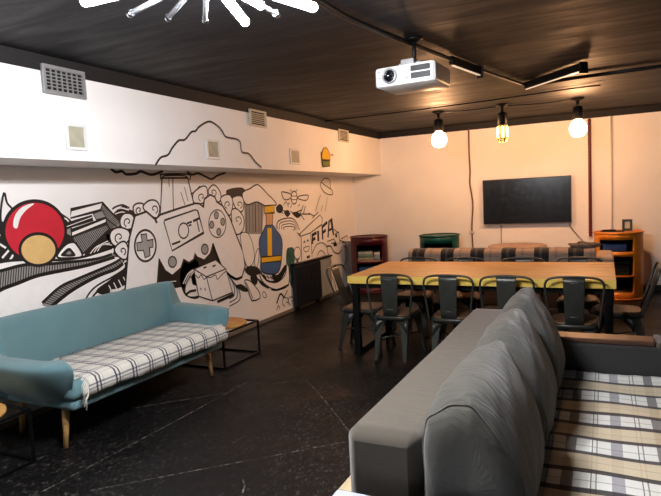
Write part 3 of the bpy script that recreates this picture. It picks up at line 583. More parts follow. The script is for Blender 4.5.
('crate','s','k',63,0.02,0,0,[(4.446,0.603),(4.524,0.627),(4.619,0.623)]),
('crate','s','k',63,0.01,0,1,[(5.198,0.685),(5.279,0.582),(5.277,0.456),(5.181,0.432)]),
('crate','s','k',63,0.01,0,1,[(5.25,0.635),(5.327,0.539),(5.326,0.419),(5.176,0.388)]),
('crate','s','k',63,0.01,0,1,[(5.303,0.585),(5.375,0.496),(5.375,0.382),(5.171,0.345)]),
('crate','s','k',63,0.009,0,1,[(5.158,0.325),(5.126,0.249)]),
('crate','f','k',63,0,1,1,[(5.311,0.549),(5.421,0.559),(5.527,0.499),(5.56,0.45),(5.461,0.467)]),
('doodle_tube','f','k',64,0,1,1,[(5.645,0.625),(5.738,0.626),(5.784,0.56),(5.737,0.5),(5.661,0.534),(5.628,0.583)]),
('doodle_tube','f','k',64,0,1,1,[(5.772,0.576),(5.862,0.525),(6.021,0.431),(5.99,0.413),(5.844,0.49)]),
('doodle_tube','f','w',64,0,1,1,[(5.5,0.581),(5.564,0.586),(5.661,0.534),(5.793,0.401),(5.798,0.324),(5.663,0.319),(5.614,0.343),(5.552,0.479)]),
('doodle_tube','s','k',65,0.012,1,1,[(5.5,0.581),(5.564,0.586),(5.661,0.534),(5.793,0.401),(5.798,0.324),(5.663,0.319),(5.614,0.343),(5.552,0.479)]),
('doodle_tube','s','k',65,0.009,0,1,[(5.524,0.57),(5.588,0.458),(5.653,0.343)]),
('doodle_tube','s','k',65,0.007,1,1,[(5.871,0.357),(5.889,0.392),(5.941,0.36),(5.95,0.312),(5.894,0.315)]),
('doodle_bowl','f','w',65,0,1,1,[(5.835,0.65),(5.974,0.523),(6.216,0.455),(6.441,0.525),(6.507,0.679),(6.547,0.608),(6.522,0.39),(6.326,0.349),(6.09,0.396),(5.876,0.523)]),
('doodle_bowl','s','k',66,0.012,1,1,[(5.835,0.65),(5.974,0.523),(6.216,0.455),(6.441,0.525),(6.507,0.679),(6.547,0.608),(6.522,0.39),(6.326,0.349),(6.09,0.396),(5.876,0.523)]),
('doodle_bowl','s','k',66,0.02,0,1,[(5.835,0.65),(5.974,0.523),(6.128,0.476),(6.311,0.488),(6.464,0.587)]),
('doodle_bowl','s','k',66,0.02,0,1,[(6.074,0.391),(6.235,0.356),(6.52,0.374)]),
('doodle_bowl','f','k',66,0,1,1,[(6.111,0.588),(6.257,0.551),(6.455,0.653),(6.48,0.585),(6.312,0.496),(6.159,0.487)]),
('doodle_bowl','s','k',66,0.013,0,0,[(5.912,0.601),(5.977,0.546)]),
('doodle_bowl','s','k',66,0.013,0,0,[(5.989,0.578),(6.047,0.531)]),
('doodle_bowl','s','k',66,0.013,0,0,[(6.067,0.554),(6.118,0.515)]),
('doodle_bowl','s','w',66,0.013,0,0,[(6.146,0.53),(6.191,0.5)]),
('doodle_bowl','s','k',66,0.02,0,1,[(6.185,0.183),(6.289,0.291),(6.375,0.227)]),
('doodle_bowl','s','k',66,0.012,0,1,[(6.48,0.307),(6.375,0.227)]),
('doodle_bowl','s','k',66,0.009,0,1,[(6.384,0.108),(6.337,0.146),(6.329,0.186),(6.356,0.214),(6.403,0.223),(6.45,0.212),(6.481,0.19),(6.487,0.167),(6.473,0.152),(6.449,0.149),(6.43,0.155)]),
('doodle_bowl','s','k',66,0.009,0,1,[(6.535,0.1),(6.492,0.135),(6.484,0.171),(6.509,0.197),(6.552,0.204),(6.595,0.194),(6.624,0.174),(6.629,0.153),(6.616,0.14),(6.595,0.137),(6.577,0.143)]),
('doodle_bowl','s','k',66,0.009,0,1,[(6.175,0.097),(6.227,0.151),(6.251,0.098)]),
('green_post','f','grn',67,0,1,1,[(6.522,0.844),(6.593,0.871),(6.7,0.853),(6.735,0.767),(6.7,0.605),(6.693,0.302),(6.587,0.347),(6.558,0.57),(6.491,0.686)]),
('green_post','s','k',67,0.01,0,1,[(6.559,0.813),(6.597,0.673),(6.549,0.489),(6.587,0.347)]),
('green_post','f','w',67,0,1,1,[(5.473,1.117),(5.62,1.141),(5.713,1.013),(5.736,0.828),(5.639,0.743),(5.539,0.792)]),
('green_post','s','k',68,0.008,1,1,[(5.473,1.117),(5.62,1.141),(5.713,1.013),(5.736,0.828),(5.639,0.743),(5.539,0.792)]),
('green_post','f','w',68,0,1,1,[(5.73,0.78),(5.787,0.896),(5.847,0.927),(5.818,0.77),(5.766,0.702)]),
('green_post','s','k',69,0.008,1,1,[(5.73,0.78),(5.787,0.896),(5.847,0.927),(5.818,0.77),(5.766,0.702)]),
('green_post','f','k',69,0,1,1,[(5.533,0.733),(5.682,0.738),(5.809,0.696),(5.847,0.629),(5.668,0.618),(5.547,0.672)]),
('blue_bottle','f','blu',70,0,1,1,[(5.893,0.635),(5.879,0.812),(5.862,0.962),(5.884,1.059),(5.973,1.139),(6.051,1.209),(6.193,1.2),(6.283,1.123),(6.398,1.016),(6.401,0.857),(6.272,0.582)]),
('blue_bottle','s','k',71,0.012,1,1,[(5.893,0.635),(5.879,0.812),(5.862,0.962),(5.884,1.059),(5.973,1.139),(6.051,1.209),(6.193,1.2),(6.283,1.123),(6.398,1.016),(6.401,0.857),(6.272,0.582)]),
('blue_bottle','f','yel',72,0,1,0,[(6.07,1.17),(6.175,1.163),(6.138,0.794),(6.038,0.806)]),
('blue_bottle','f','yel',73,0,1,0,[(5.891,0.823),(6.372,0.787),(6.349,0.717),(5.892,0.748)]),
('blue_bottle','s','k',74,0.008,1,0,[(5.891,0.823),(6.372,0.787),(6.349,0.717),(5.892,0.748)]),
('blue_bottle','f','skin',74,0,1,0,[(6.058,1.359),(6.226,1.357),(6.198,1.199),(6.05,1.203)]),
('blue_bottle','s','k',75,0.01,1,0,[(6.058,1.359),(6.226,1.357),(6.198,1.199),(6.05,1.203)]),
('blue_bottle','f','yel',76,0,1,0,[(6.021,1.355),(6.031,1.448),(6.271,1.453),(6.26,1.353)]),
('blue_bottle','s','k',77,0.009,1,0,[(6.021,1.355),(6.031,1.448),(6.271,1.453),(6.26,1.353)]),
('doodle_arcs','f','w',78,0,1,1,[(6.312,1.153),(6.425,1.251),(6.585,1.275),(6.771,1.231),(6.9,1.113),(6.746,1.013),(6.478,1.035)]),
('doodle_arcs','s','k',79,0.012,0,1,[(6.298,1.141),(6.347,1.242),(6.638,1.266),(6.798,1.216),(6.897,1.085)]),
('doodle_arcs','s','k',79,0.009,0,1,[(6.361,1.134),(6.388,1.211),(6.633,1.227),(6.788,1.186),(6.834,1.086)]),
('doodle_arcs','s','k',79,0.009,0,1,[(6.425,1.126),(6.43,1.179),(6.629,1.189),(6.778,1.157),(6.772,1.088)]),
('doodle_arcs','s','k',79,0.009,0,1,[(6.484,1.119),(6.468,1.15),(6.625,1.154),(6.77,1.13),(6.716,1.089)]),
('doodle_arcs','s','k',79,0.011,0,0,[(6.369,1.436),(6.485,1.327)]),
('doodle_arcs','s','k',79,0.011,0,0,[(6.465,1.38),(6.671,1.318)]),
('doodle_arcs','s','k',79,0.011,0,0,[(6.675,1.358),(6.86,1.268)]),
('doodle_arcs','s','k',79,0.011,0,0,[(6.782,1.327),(6.986,1.359)]),
('doodle_arcs','s','k',79,0.011,0,0,[(6.919,1.279),(7.053,1.427)]),
('doodle_arcs','s','k',79,0.011,0,0,[(6.98,1.304),(7.25,1.291)]),
('doodle_arcs','s','k',79,0.011,0,0,[(7.058,1.215),(6.951,1.305)]),
('doodle_arcs','s','k',79,0.011,0,0,[(7.111,1.411),(7.039,1.301)]),
('doodle_arcs','s','k',79,0.011,0,0,[(7.19,1.308),(7.372,1.256)]),
('doodle_arcs','s','k',79,0.011,0,0,[(7.306,1.23),(7.508,1.309)]),
('doodle_arcs','s','k',79,0.008,0,1,[(6.499,1.445),(6.582,1.483),(6.628,1.414)]),
('doodle_arcs','s','k',79,0.008,0,0,[(6.68,1.399),(6.727,1.451)]),
('winged_insect','s','k',79,0.011,1,1,[(6.471,1.612),(6.582,1.61),(6.709,1.584),(6.703,1.532),(6.539,1.515)]),
('winged_insect','s','k',79,0.011,1,1,[(6.889,1.531),(6.997,1.56),(7.214,1.559),(7.151,1.492),(6.991,1.504)]),
('winged_insect','f','w',80,0,1,1,[(6.882,1.535),(6.872,1.501),(6.85,1.473),(6.821,1.455),(6.788,1.45),(6.757,1.457),(6.732,1.477),(6.718,1.505),(6.715,1.538),(6.725,1.571),(6.746,1.599),(6.775,1.618),(6.808,1.624),(6.839,1.617),(6.865,1.598),(6.88,1.569)]),
('winged_insect','s','k',81,0.013,1,1,[(6.882,1.535),(6.872,1.501),(6.85,1.473),(6.821,1.455),(6.788,1.45),(6.757,1.457),(6.732,1.477),(6.718,1.505),(6.715,1.538),(6.725,1.571),(6.746,1.599),(6.775,1.618),(6.808,1.624),(6.839,1.617),(6.865,1.598),(6.88,1.569)]),
('winged_insect','s','k',81,0.008,0,0,[(6.73,1.559),(6.875,1.557)]),
('winged_insect','s','k',81,0.008,0,0,[(6.724,1.51),(6.869,1.507)]),
('winged_insect','s','k',81,0.008,0,0,[(6.746,1.617),(6.7,1.65)]),
('winged_insect','s','k',81,0.008,0,0,[(6.857,1.615),(6.902,1.648)]),
('winged_insect','s','k',81,0.012,0,0,[(6.628,1.448),(6.663,1.471)]),
('winged_insect','s','k',81,0.012,0,0,[(6.91,1.414),(6.941,1.438)]),
('saucer','s','k',81,0.011,1,1,[(7.644,1.751),(7.635,1.679),(7.729,1.605),(7.893,1.561),(8.032,1.564),(8.009,1.63),(7.864,1.678),(7.723,1.724)]),
('saucer','s','k',81,0.01,0,1,[(7.644,1.755),(7.795,1.81),(7.941,1.793),(7.965,1.734),(7.956,1.659)]),
('saucer','s','k',81,0.008,0,1,[(7.61,1.562),(7.508,1.447),(7.415,1.316)]),
('saucer','s','k',81,0.007,0,1,[(7.837,1.521),(7.781,1.402),(7.727,1.303)]),
('saucer','s','k',81,0.007,0,1,[(7.665,1.406),(7.593,1.309)]),
('lettered_house','f','w',82,0,1,0,[(6.888,1.027),(7.552,1.264),(7.627,1.206),(7.596,1.117),(7.985,1.187),(7.998,0.92),(7.23,0.842),(7.229,0.665),(6.915,0.65)]),
('lettered_house','s','k',83,0.011,0,0,[(6.888,1.027),(7.552,1.264),(7.627,1.206),(7.596,1.117),(7.213,1.019),(6.937,0.997),(6.888,1.027)]),
('lettered_house','s','k',83,0.01,0,0,[(6.839,1.056),(6.935,0.981),(6.915,0.65)]),
('lettered_house','s','k',83,0.01,0,0,[(7.213,1.019),(7.23,0.842),(7.229,0.665)]),
('lettered_house','f','k',83,0,1,0,[(6.979,0.897),(7.029,0.93),(7.054,0.893)]),
('lettered_house','f','k',83,0,1,0,[(7.085,0.904),(7.129,0.942),(7.162,0.904)]),
('lettered_house','s','k',83,0.009,1,1,[(6.988,0.822),(7.154,0.831),(7.129,0.773),(7.036,0.765)]),
('lettered_house','f','k',83,0,1,0,[(7.064,0.693),(7.158,0.708),(7.164,0.664),(7.072,0.663)]),
('lettered_house','s','k',84,0.036,0,0,[(7.258,0.853),(7.273,0.982),(7.416,1.01)]),
('lettered_house','s','k',84,0.036,0,0,[(7.273,0.915),(7.367,0.932)]),
('lettered_house','s','k',84,0.0468,0,0,[(7.455,0.878),(7.465,1.032)]),
('lettered_house','s','k',84,0.036,0,0,[(7.602,0.89),(7.608,1.08),(7.79,1.142)]),
('lettered_house','s','k',84,0.036,0,0,[(7.605,0.989),(7.725,1.024)]),
('lettered_house','s','k',84,0.036,0,0,[(7.788,0.907),(7.85,1.146),(7.931,1.175),(7.99,0.925)]),
('lettered_house','s','k',84,0.0288,0,0,[(7.821,1.009),(7.968,1.037)]),
('lettered_house','s','k',84,0.011,0,1,[(7.235,0.718),(7.383,0.827),(7.564,0.846),(7.703,0.796),(7.72,0.757)]),
('lettered_house','s','k',84,0.01,0,1,[(7.403,0.663),(7.448,0.712),(7.551,0.729),(7.647,0.672),(7.643,0.636)]),
('lettered_house','s','k',84,0.015,0,1,[(7.722,0.776),(7.87,0.761),(7.968,0.666),(8.144,0.618),(8.265,0.663)]),
('lettered_house','s','k',84,0.01,0,1,[(7.743,0.774),(7.753,0.679),(7.848,0.575),(7.861,0.497)]),
('lettered_house','s','k',84,0.011,0,0,[(8.009,1.015),(8.182,0.944)]),
('lettered_house','s','k',84,0.011,0,0,[(8.045,0.936),(8.184,0.963)]),
('lettered_house','s','k',84,0.011,0,0,[(8.184,0.963),(8.207,0.767)]),
('lettered_house','s','k',84,0.011,0,0,[(8.263,0.84),(8.507,0.879)]),
('lettered_house','s','k',84,0.011,0,0,[(8.507,0.879),(8.525,0.818)]),
('lettered_house','s','k',84,0.011,0,0,[(8.279,0.78),(8.644,0.767)]),
('lettered_house','s','k',84,0.011,0,0,[(7.992,0.864),(8.114,0.756)]),
('lettered_house','s','k',84,0.011,0,0,[(8.214,0.825),(8.445,0.765)]),
('lettered_house','s','k',84,0.011,0,0,[(7.751,0.847),(7.992,0.864)]),
('lettered_house','s','k',84,0.011,0,0,[(7.897,0.806),(8.074,0.799)]),
('lettered_house','f','k',84,0,1,0,[(8.044,0.926),(8.113,0.94),(8.12,0.882),(8.061,0.881)]),
('lettered_house','f','k',84,0,1,0,[(7.963,0.809),(8.075,0.808),(8.089,0.74),(7.978,0.75)]),
('lettered_house','f','w',84,0,1,1,[(6.897,0.763),(6.884,0.728),(6.854,0.702),(6.815,0.69),(6.774,0.695),(6.739,0.715),(6.717,0.747),(6.712,0.783),(6.725,0.818),(6.753,0.843),(6.792,0.855),(6.833,0.851),(6.869,0.832),(6.892,0.8)]),
('lettered_house','s','k',85,0.009,1,1,[(6.897,0.763),(6.884,0.728),(6.854,0.702),(6.815,0.69),(6.774,0.695),(6.739,0.715),(6.717,0.747),(6.712,0.783),(6.725,0.818),(6.753,0.843),(6.792,0.855),(6.833,0.851),(6.869,0.832),(6.892,0.8)]),
('lettered_house','s','k',85,0.01,0,0,[(6.738,0.697),(6.844,0.629)]),
('lettered_house','s','k',85,0.01,0,0,[(6.852,0.698),(6.73,0.629)]),
('grey_strip','f','lg',86,0,1,0,[(8.378,0.716),(8.672,0.789),(8.604,0.037),(8.416,0.017)]),
('grey_strip','s','k',87,0.02,0,1,[(8.423,0.761),(8.458,0.543),(8.336,0.36),(8.479,0.207)]),
('grey_strip','s','k',87,0.01,0,1,[(7.863,0.517),(7.775,0.373),(7.934,0.192),(7.989,0.024)]),
('grey_strip','s','k',87,0.012,0,1,[(8.339,0.72),(8.53,0.635),(8.466,0.443)]),
('painted_cloud_outline','s','k',88,0.014,0,1,[(3.591,1.84),(3.661,1.906),(3.751,1.933),(3.811,1.994),(3.899,2.062),(3.982,2.076),(4.075,2.148),(4.137,2.164),(4.198,2.21),(4.344,2.268),(4.468,2.239),(4.533,2.199),(4.594,2.145),(4.75,2.137),(4.825,2.112),(4.847,2.014),(4.975,2.0),(5.087,1.922),(5.197,1.866)]),
('painted_cup','f','yel',88,0,1,1,[(6.679,2.004),(6.692,2.121),(6.787,2.171),(6.873,2.13),(6.905,2.013)]),
('painted_cup','s','k',89,0.008,1,1,[(6.679,2.004),(6.692,2.121),(6.787,2.171),(6.873,2.13),(6.905,2.013)]),
('painted_cup','f','olv',89,0,1,0,[(6.673,2.004),(6.905,2.013),(6.89,1.932),(6.686,1.914)]),
('painted_cup','s','k',90,0.008,1,0,[(6.673,2.004),(6.905,2.013),(6.89,1.932),(6.686,1.914)]),
('painted_cup','s','skin',90,0.02,0,0,[(6.928,2.08),(7.023,2.084)]),
('painted_cup','s','k',90,0.018,0,0,[(6.656,2.106),(6.664,1.977),(6.683,1.913)])
]

MATKEYS = list(M)
def paint(items, x0):
    bm = B(); used = []
    for pl, kind, mk, lay, w, closed, smooth, P in items:
        if mk not in used: used.append(mk)
        mi = used.index(mk); x = x0+.001+lay*.00007; w = w*1.3
        if smooth and len(P) > 2: P = catmull(P, closed, 5)
        if kind == 'f':
            tris = tessellate_polygon([[Vector((p[0], p[1], 0)) for p in P]])
            vs = [bm.verts.new((x, p[0], p[1])) for p in P]
            for t in tris:
                try:
                    f = bm.faces.new([vs[i] for i in t]); f.material_index = mi
                except ValueError: pass
        else:
            n = len(P); L = []; R = []
            for i in range(n):
                a = P[i-1] if (closed or i > 0) else P[i]; b = P[(i+1) % n] if (closed or i < n-1) else P[i]
                d = Vector((b[0]-a[0], b[1]-a[1]))
                d = d.normalized() if d.length > 1e-9 else Vector((1, 0))
                k = w/2
                if i > 0 and i < n-1 or closed:
                    e = Vector((P[i][0]-a[0], P[i][1]-a[1]))
                    if e.length > 1e-9: k = min(w, k/max(.5, abs(e.normalized().dot(d))))
                nn = Vector((-d.y, d.x))*k
                L.append(bm.verts.new((x, P[i][0]+nn.x, P[i][1]+nn.y))); R.append(bm.verts.new((x, P[i][0]-nn.x, P[i][1]-nn.y)))
            for i in range(n if closed else n-1):
                j = (i+1) % n
                f = bm.faces.new((L[i], R[i], R[j], L[j])); f.material_index = mi
    # all paint faces look into the room (+x)
    for f in bm.faces:
        f.normal_update()
        if f.normal.x < 0: f.normal_flip()
    return bm, [M[k] for k in used]
def paint_obj(name, items, x0, parent=None):
    bm, mats = paint(items, x0)
    me = bpy.data.meshes.new(name); bm.to_mesh(me); bm.free()
    for m in mats: me.materials.append(m)
    o = bpy.data.objects.new(name, me); C.objects.link(o)
    if parent: o.parent = parent
    return o
mural = thing('wall_mural', 'wide black and white doodle mural with a game pad on the left wall', 'mural')
parts = {}
for it in MURAL: parts.setdefault(it[0], []).append(it[1:] if False else it)
for key, items in parts.items():
    paint_obj(key.split('|')[0], items, XS if key.startswith('painted') else XL, mural)

# ------------------------------------------------------------------ vents on the bulkhead
def big_vent():
    t = thing('air_vent', 'large grey metal grille high on the bulkhead, nearest the camera', 'vent', (XS+.007, 2.77, 2.375), group=None)
    bm = B()
    for y0, y1, z0, z1 in ((-.17, .17, .068, .095), (-.17, .17, -.095, -.068), (-.17, -.145, -.068, .068), (.145, .17, -.068, .068)):
        box(bm, 0, .022, y0, y1, z0, z1, .003)
    obj('frame', bm, VENTGREY, t)
    bm = B()
    for k in range(1, 7): box(bm, .01, .016, -.145+k*.0414-.005, -.145+k*.0414+.005, -.068, .068)
    for k in range(1, 6): box(bm, .016, .02, -.145, .145, -.068+k*.0227-.0035, -.068+k*.0227+.0035)
    obj('louvre', bm, VENTGREY, t)
    bm = B(); box(bm, 0, .006, -.145, .145, -.068, .068); obj('backing', bm, VOID, t)
big_vent()
def small_vent(y, w, z0, z1, label):
    t = thing('air_vent', label, 'vent', (XS+.007, y, (z0+z1)/2), group=None); h = (z1-z0)/2
    bm = B()
    for a, b, c, d in ((-w, w, h-.02, h), (-w, w, -h, -h+.02), (-w, -w+.025, -h+.02, h-.02), (w-.025, w, -h+.02, h-.02)): box(bm, 0, .02, a, b, c, d, .003)
    obj('frame', bm, IVORY, t)
    bm = B()
    for k in range(1, 7):
        z = -h+.02+k*(2*h-.04)/7
        box(bm, .004, .016, -w+.025, w-.025, z-.004, z+.004)
    obj('louvre', bm, IVORY, t)
    bm = B(); box(bm, 0, .003, -w+.025, w-.025, -h+.02, h-.02); obj('backing', bm, VOID, t)
small_vent(5.17, .16, 2.29, 2.465, 'small square louvred vent high on the bulkhead, right of the painted cloud outline')
small_vent(7.37, .165, 2.28, 2.45, 'small square louvred vent high on the bulkhead, nearest the back corner')
def panel_vent(y, w, label):
    t = thing('panel_vent', label, 'vent', (XS, y, 2.013), group=None)
    bm = B()
    for a, b, c, d in ((-w, w, .07, .092), (-w, w, -.092, -.07), (-w, -w+.025, -.07, .07), (w-.025, w, -.07, .07)): box(bm, 0, .016, a, b, c, d, .003)
    obj('frame', bm, WHITEPL, t)
    bm = B(); box(bm, 0, .009, -w+.025, w-.025, -.07, .07)
    for k in range(9): box(bm, .009, .013, -w+.028, w-.028, -.064+k*.0145, -.058+k*.0145)
    obj('grille', bm, plain('panel_grille', (176, 174, 152), .6), t)
panel_vent(2.835, .088, 'beige vent panel low on the bulkhead, under the large grey grille')
panel_vent(4.37, .1, 'beige vent panel inside the painted cloud outline')
panel_vent(5.94, .115, 'beige vent panel left of the yellow painted cup')

# ------------------------------------------------------------------ ceiling things
CH = Vector((-1.30, 1.76, 2.34))
ch = thing('chandelier', 'sputnik chandelier with glowing white tubes and clear rods at the top edge', 'chandelier', CH)
bm = B(); lathe(bm, [(0, ZC-CH.z), (.075, ZC-CH.z), (.075, ZC-CH.z-.03), (.012, ZC-CH.z-.035), (.012, .05), (0, .05)], 24); obj('ceiling_canopy', bm, CHROME, ch)
bm = B(); bmesh.ops.create_uvsphere(bm, u_segments=24, v_segments=14, radius=.055)
for f in bm.faces: f.smooth = True
obj('hub', bm, CHROME, ch)
TIPS = [((-0.381, -0.239, -0.094), 1),
((-0.453, 0.061, -0.048), 0),
((-0.397, 0.231, -0.031), 0),
((-0.29, 0.356, -0.027), 0),
((-0.129, 0.439, -0.043), 1),
((-0.052, 0.457, 0.021), 1),
((0.031, 0.458, -0.033), 0),
((0.251, 0.38, -0.065), 1),
((-0.15, -0.411, -0.142), 0),
((0.032, -0.456, 0.048), 1),
((0.205, -0.386, -0.142), 0),
((0.36, -0.282, 0.048), 1)
]
for d, on in TIPS:
    d = Vector(d); L = d.length; u = d.normalized()
    bm = B(); tube(bm, [u*.05, u*(L*.42)], .006, 8); a = obj('arm', bm, CHROME, ch)
    if on:
        bm = B(); tube(bm, [u*(L*.40), u*(L*.98), u*L], [.019, .019, .012], 10); obj('light_tube', bm, TUBEON, ch)
    else:
        bm = B(); tube(bm, [u*(L*.40), u*(L*.95)], .011, 10); g = obj('clear_rod', bm, ACRYL, ch)
        bm = B(); tube(bm, [u*(L*.94), u*(L*.97), u*(L*.99), u*L], [.014, .016, .014, .006], 10); obj('rod_tip', bm, CHROME, g)
# conduit running from the chandelier past the projector
bm = B(); P = catmull([(-1.30, 2.0, 2.505), (-1.29, 2.8, 2.5), (-1.25, 3.2, 2.5), (-1.05, 4.28, 2.5), (-.77, 5.55, 2.5), (-.63, 5.9, 2.5), (-.2, 5.86, 2.5), (.5, 5.82, 2.5), (1.6, 5.8, 2.5)], False, 6)
tube(bm, P, .017, 8); tag(obj('ceiling_conduit', bm, plain('black_conduit', (30, 29, 30), .35, .4)), 'long black conduit running across the ceiling past the projector', 'pipe')
STRIPGLOW = emit('strip_added_glow', (255, 226, 196), .45)  # glow added to the pale strip, standing in for light from nearby bulbs
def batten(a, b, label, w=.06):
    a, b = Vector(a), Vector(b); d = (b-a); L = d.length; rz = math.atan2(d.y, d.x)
    t = thing('ceiling_batten', label, 'light', a, rz, group=None)
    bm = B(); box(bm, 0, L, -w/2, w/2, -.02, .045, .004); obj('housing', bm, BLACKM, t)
    bm = B(); box(bm, .02, L-.02, -w/2-.002, -w/2+.018, -.028, -.0205, .002); obj('pale_strip', bm, STRIPGLOW, t)
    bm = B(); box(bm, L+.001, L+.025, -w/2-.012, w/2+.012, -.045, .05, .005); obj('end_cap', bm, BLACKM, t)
batten((-.66, 5.85, 2.47), (-.15, 5.27, 2.47), 'black batten with a pale strip set slantwise under the ceiling', .05)
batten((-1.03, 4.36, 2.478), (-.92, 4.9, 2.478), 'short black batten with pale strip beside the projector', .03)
# strings of cable
bm = B(); tube(bm, catmull([(-3.3, 6.82, 2.515), (-2.4, 6.78, 2.512), (-1.2, 6.68, 2.51), (-.4, 6.55, 2.512), (-.02, 6.46, 2.5)], False, 5), .009, 6)
tag(obj('ceiling_cable', bm, BLACKM), 'thin black cable stretched across the ceiling in front of the bulbs', 'cable')
bm = B(); tube(bm, catmull([(-1.88, 7.2, 2.515), (-1.5, 7.23, 2.505), (-1.1, 7.25, 2.512), (-.7, 7.33, 2.503), (-.27, 7.4, 2.515)], False, 5), .008, 6)
tag(obj('ceiling_cable', bm, BLACKM), 'thin black cable on the ceiling linking the three bulb fittings', 'cable')
def bulb(x, y, on, label):
    t = thing('bulb_lamp', label, 'lamp', (x, y, ZC), group=None)
    bm = B(); lathe(bm, [(0, 0), (.075, 0), (.075, -.02), (.02, -.035), (.02, -.14), (0, -.14)], 20); obj('ceiling_rose', bm, BLACKM, t)
    bm = B(); lathe(bm, [(0, -.10), (.05, -.10), (.058, -.13), (.058, -.235), (.045, -.255), (0, -.255)], 20); obj('socket', bm, BLACKM, t)
    if on:
        bm = B(); lathe(bm, [(0, -.25), (.04, -.255), (.075, -.29), (.095, -.345), (.09, -.395), (.06, -.44), (0, -.455)], 24); obj('bulb', bm, BULBON, t)
    else:
        bm = B(); lathe(bm, [(0, -.25), (.062, -.255), (.072, -.29), (.072, -.41), (.052, -.45), (0, -.462)], 24); g = obj('bulb', bm, BULBDIM, t)
        bm = B()
        for s in (-.035, .0, .035): tube(bm, [(s*1.2, 0, -.28), (s*1.2, .0, -.39)], .012, 6)
        obj('filament', bm, FILAMENT, g)
bulb(-1.88, 7.2, True, 'glowing warm bulb on black socket, leftmost of the three by the back wall')
bulb(-1.10, 7.22, False, 'clear edison bulb with visible filaments in black socket, above the left of the television')
bulb(-.265, 7.4, True, 'glowing warm bulb on black socket, nearest the dark red hanging cord')
# projector
pj = thing('projector', 'white projector hanging from the ceiling', 'projector', (-1.155, 3.6, 2.275), math.radians(-3))
bm = B()
rows = []
for y, s in ((0, .93), (.012, 1), (.33, 1), (.35, .95)):
    w, h, r = .205*s, .064*s, .02
    ring = []
    for cx, cz, a0 in ((w-r, h-r, 0), (-w+r, h-r, 90), (-w+r, -h+r, 180), (w-r, -h+r, 270)):
        for k in range(5):
            a = math.radians(a0+k*22.5); ring.append((cx+r*math.cos(a), y, cz+r*math.sin(a)))
    rows.append(ring)
V = grid(bm, rows, closed_v=True); bm.faces.new(V[0]); bm.faces.new(V[-1][::-1])
obj('body', bm, WHITEPL, pj, smooth_angle=35)
def lens(bm, prof, cx, cz):
    t = B(); lathe(t, prof, 28); bmesh.ops.transform(t, matrix=Matrix.Translation((cx, 0, cz)) @ Matrix.Rotation(PI/2, 4, 'X'), verts=t.verts[:]); merge(bm, t)
bm = B(); lens(bm, [(.040, 0), (.050, 0), (.050, .018), (.041, .022), (.038, .004)], -.1, .002); o = obj('lens_ring', bm, plain('lens_ring_grey', (178, 180, 182), .3, .4), pj)
bm = B(); lens(bm, [(.039, -.002), (.039, .012), (.026, .012), (.022, .004), (0, .008)], -.1, .002); obj('lens', bm, plain('lens_black', (18, 18, 24), .12), o)
bm = B()
box(bm, .045, .175, -.006, .004, .012, .046, .003); box(bm, .045, .175, -.006, .004, -.034, .002, .003); g = obj('vent_grille', bm, plain('grille_dark', (24, 25, 28), .5), pj)
bm = B()
for z in (-.026, -.016, -.006): box(bm, .05, .17, -.009, -.005, z-.0018, z+.0018)
obj('grille_slat', bm, plain('slat_grey', (70, 72, 76), .5), g)
MK = plain('mark_grey', (120, 122, 126), .5)
bm = B(); box(bm, .0, .025, -.004, .002, -.028, -.022); obj('front_mark', bm, MK, pj)
bm = B(); box(bm, -.185, -.16, -.004, .002, -.005, -.002); obj('front_mark', bm, MK, pj)
bm = B(); lens(bm, [(0, .003), (.005, .003), (.005, -.001)], -.175, .035); obj('sensor', bm, MK, pj)
bm = B(); box(bm, -.06, .09, .06, .24, .064, .086, .004); box(bm, -.03, .06, .02, .1, .064, .1, .004); obj('mount_plate', bm, VENTGREY, pj)
bm = B(); tube(bm, [(.02, .15, .08), (.02, .15, .255)], .013, 12); lathe(bm, [(0, .253), (.06, .253), (.06, .243), (.02, .235)], 20, (.02, .15, 0)); obj('mount_pole', bm, BLACKM, pj)

# ------------------------------------------------------------------ back wall things
tv = thing('television', 'flat black television on the back wall', 'television', (-1.034, YB, 1.314))
bm = B(); box(bm, -.62, .62, -.07, -.03, -.342, .342, .006); obj('housing', bm, plain('tv_black', (12, 12, 13), .4), tv)
bm = B(); box(bm, -.608, .608, -.0722, -.07, -.322, .33); obj('screen', bm, plain('tv_screen', (7, 9, 12), .22, var=.05), tv)
bm = B(); box(bm, -.62, .62, -.073, -.068, -.342, -.331, .002); obj('bottom_trim', bm, plain('tv_silver', (120, 122, 126), .35, .7), tv)
bm = B(); box(bm, -.2, .2, -.03, 0, -.15, .15); obj('wall_bracket', bm, BLACKM, tv)
CABLEG = plain('cable_grey', (120, 92, 74), .6)
bm = B(); tube(bm, [(-1.405, YB-.012, .985), (-1.408, YB-.012, .3)], .005, 6); tag(obj('tv_cable', bm, CABLEG), 'thin straight cable hanging below the left of the television', 'cable')
bm = B(); tube(bm, catmull([(-.455, YB-.03, .98), (-.42, YB-.02, .9), (-.335, YB-.012, .784), (-.215, YB-.012, .63), (-.15, YB-.012, .45)], False, 5), .007, 6); tag(obj('tv_cable', bm, CABLEG), 'thin cable slanting down from the right of the television', 'cable')
wp = thing('wall_cable', 'brown cable dropping from the ceiling on the wall left of the television', 'cable', (-1.85, YB-.015, 0))
bm = B(); tube(bm, catmull([(0, 0, 2.46), (-.004, 0, 2.1), (.003, 0, 1.8), (-.006, 0, 1.62), (.03, 0, 1.32), (.012, 0, 1.05), (.005, 0, .88), (.012, 0, .62), (.01, 0, .3)], False, 5), .011, 8); obj('cord', bm, plain('cable_brown', (112, 74, 50), .6), wp)
bm = B(); box(bm, -.028, .042, -.022, .012, .845, .885, .006); obj('connector', bm, IVORY, wp)
bm = B(); prof = []
for i in range(70):
    z = .78+i*(2.425-.78)/69; prof.append((.016 if i % 2 else .026, z))
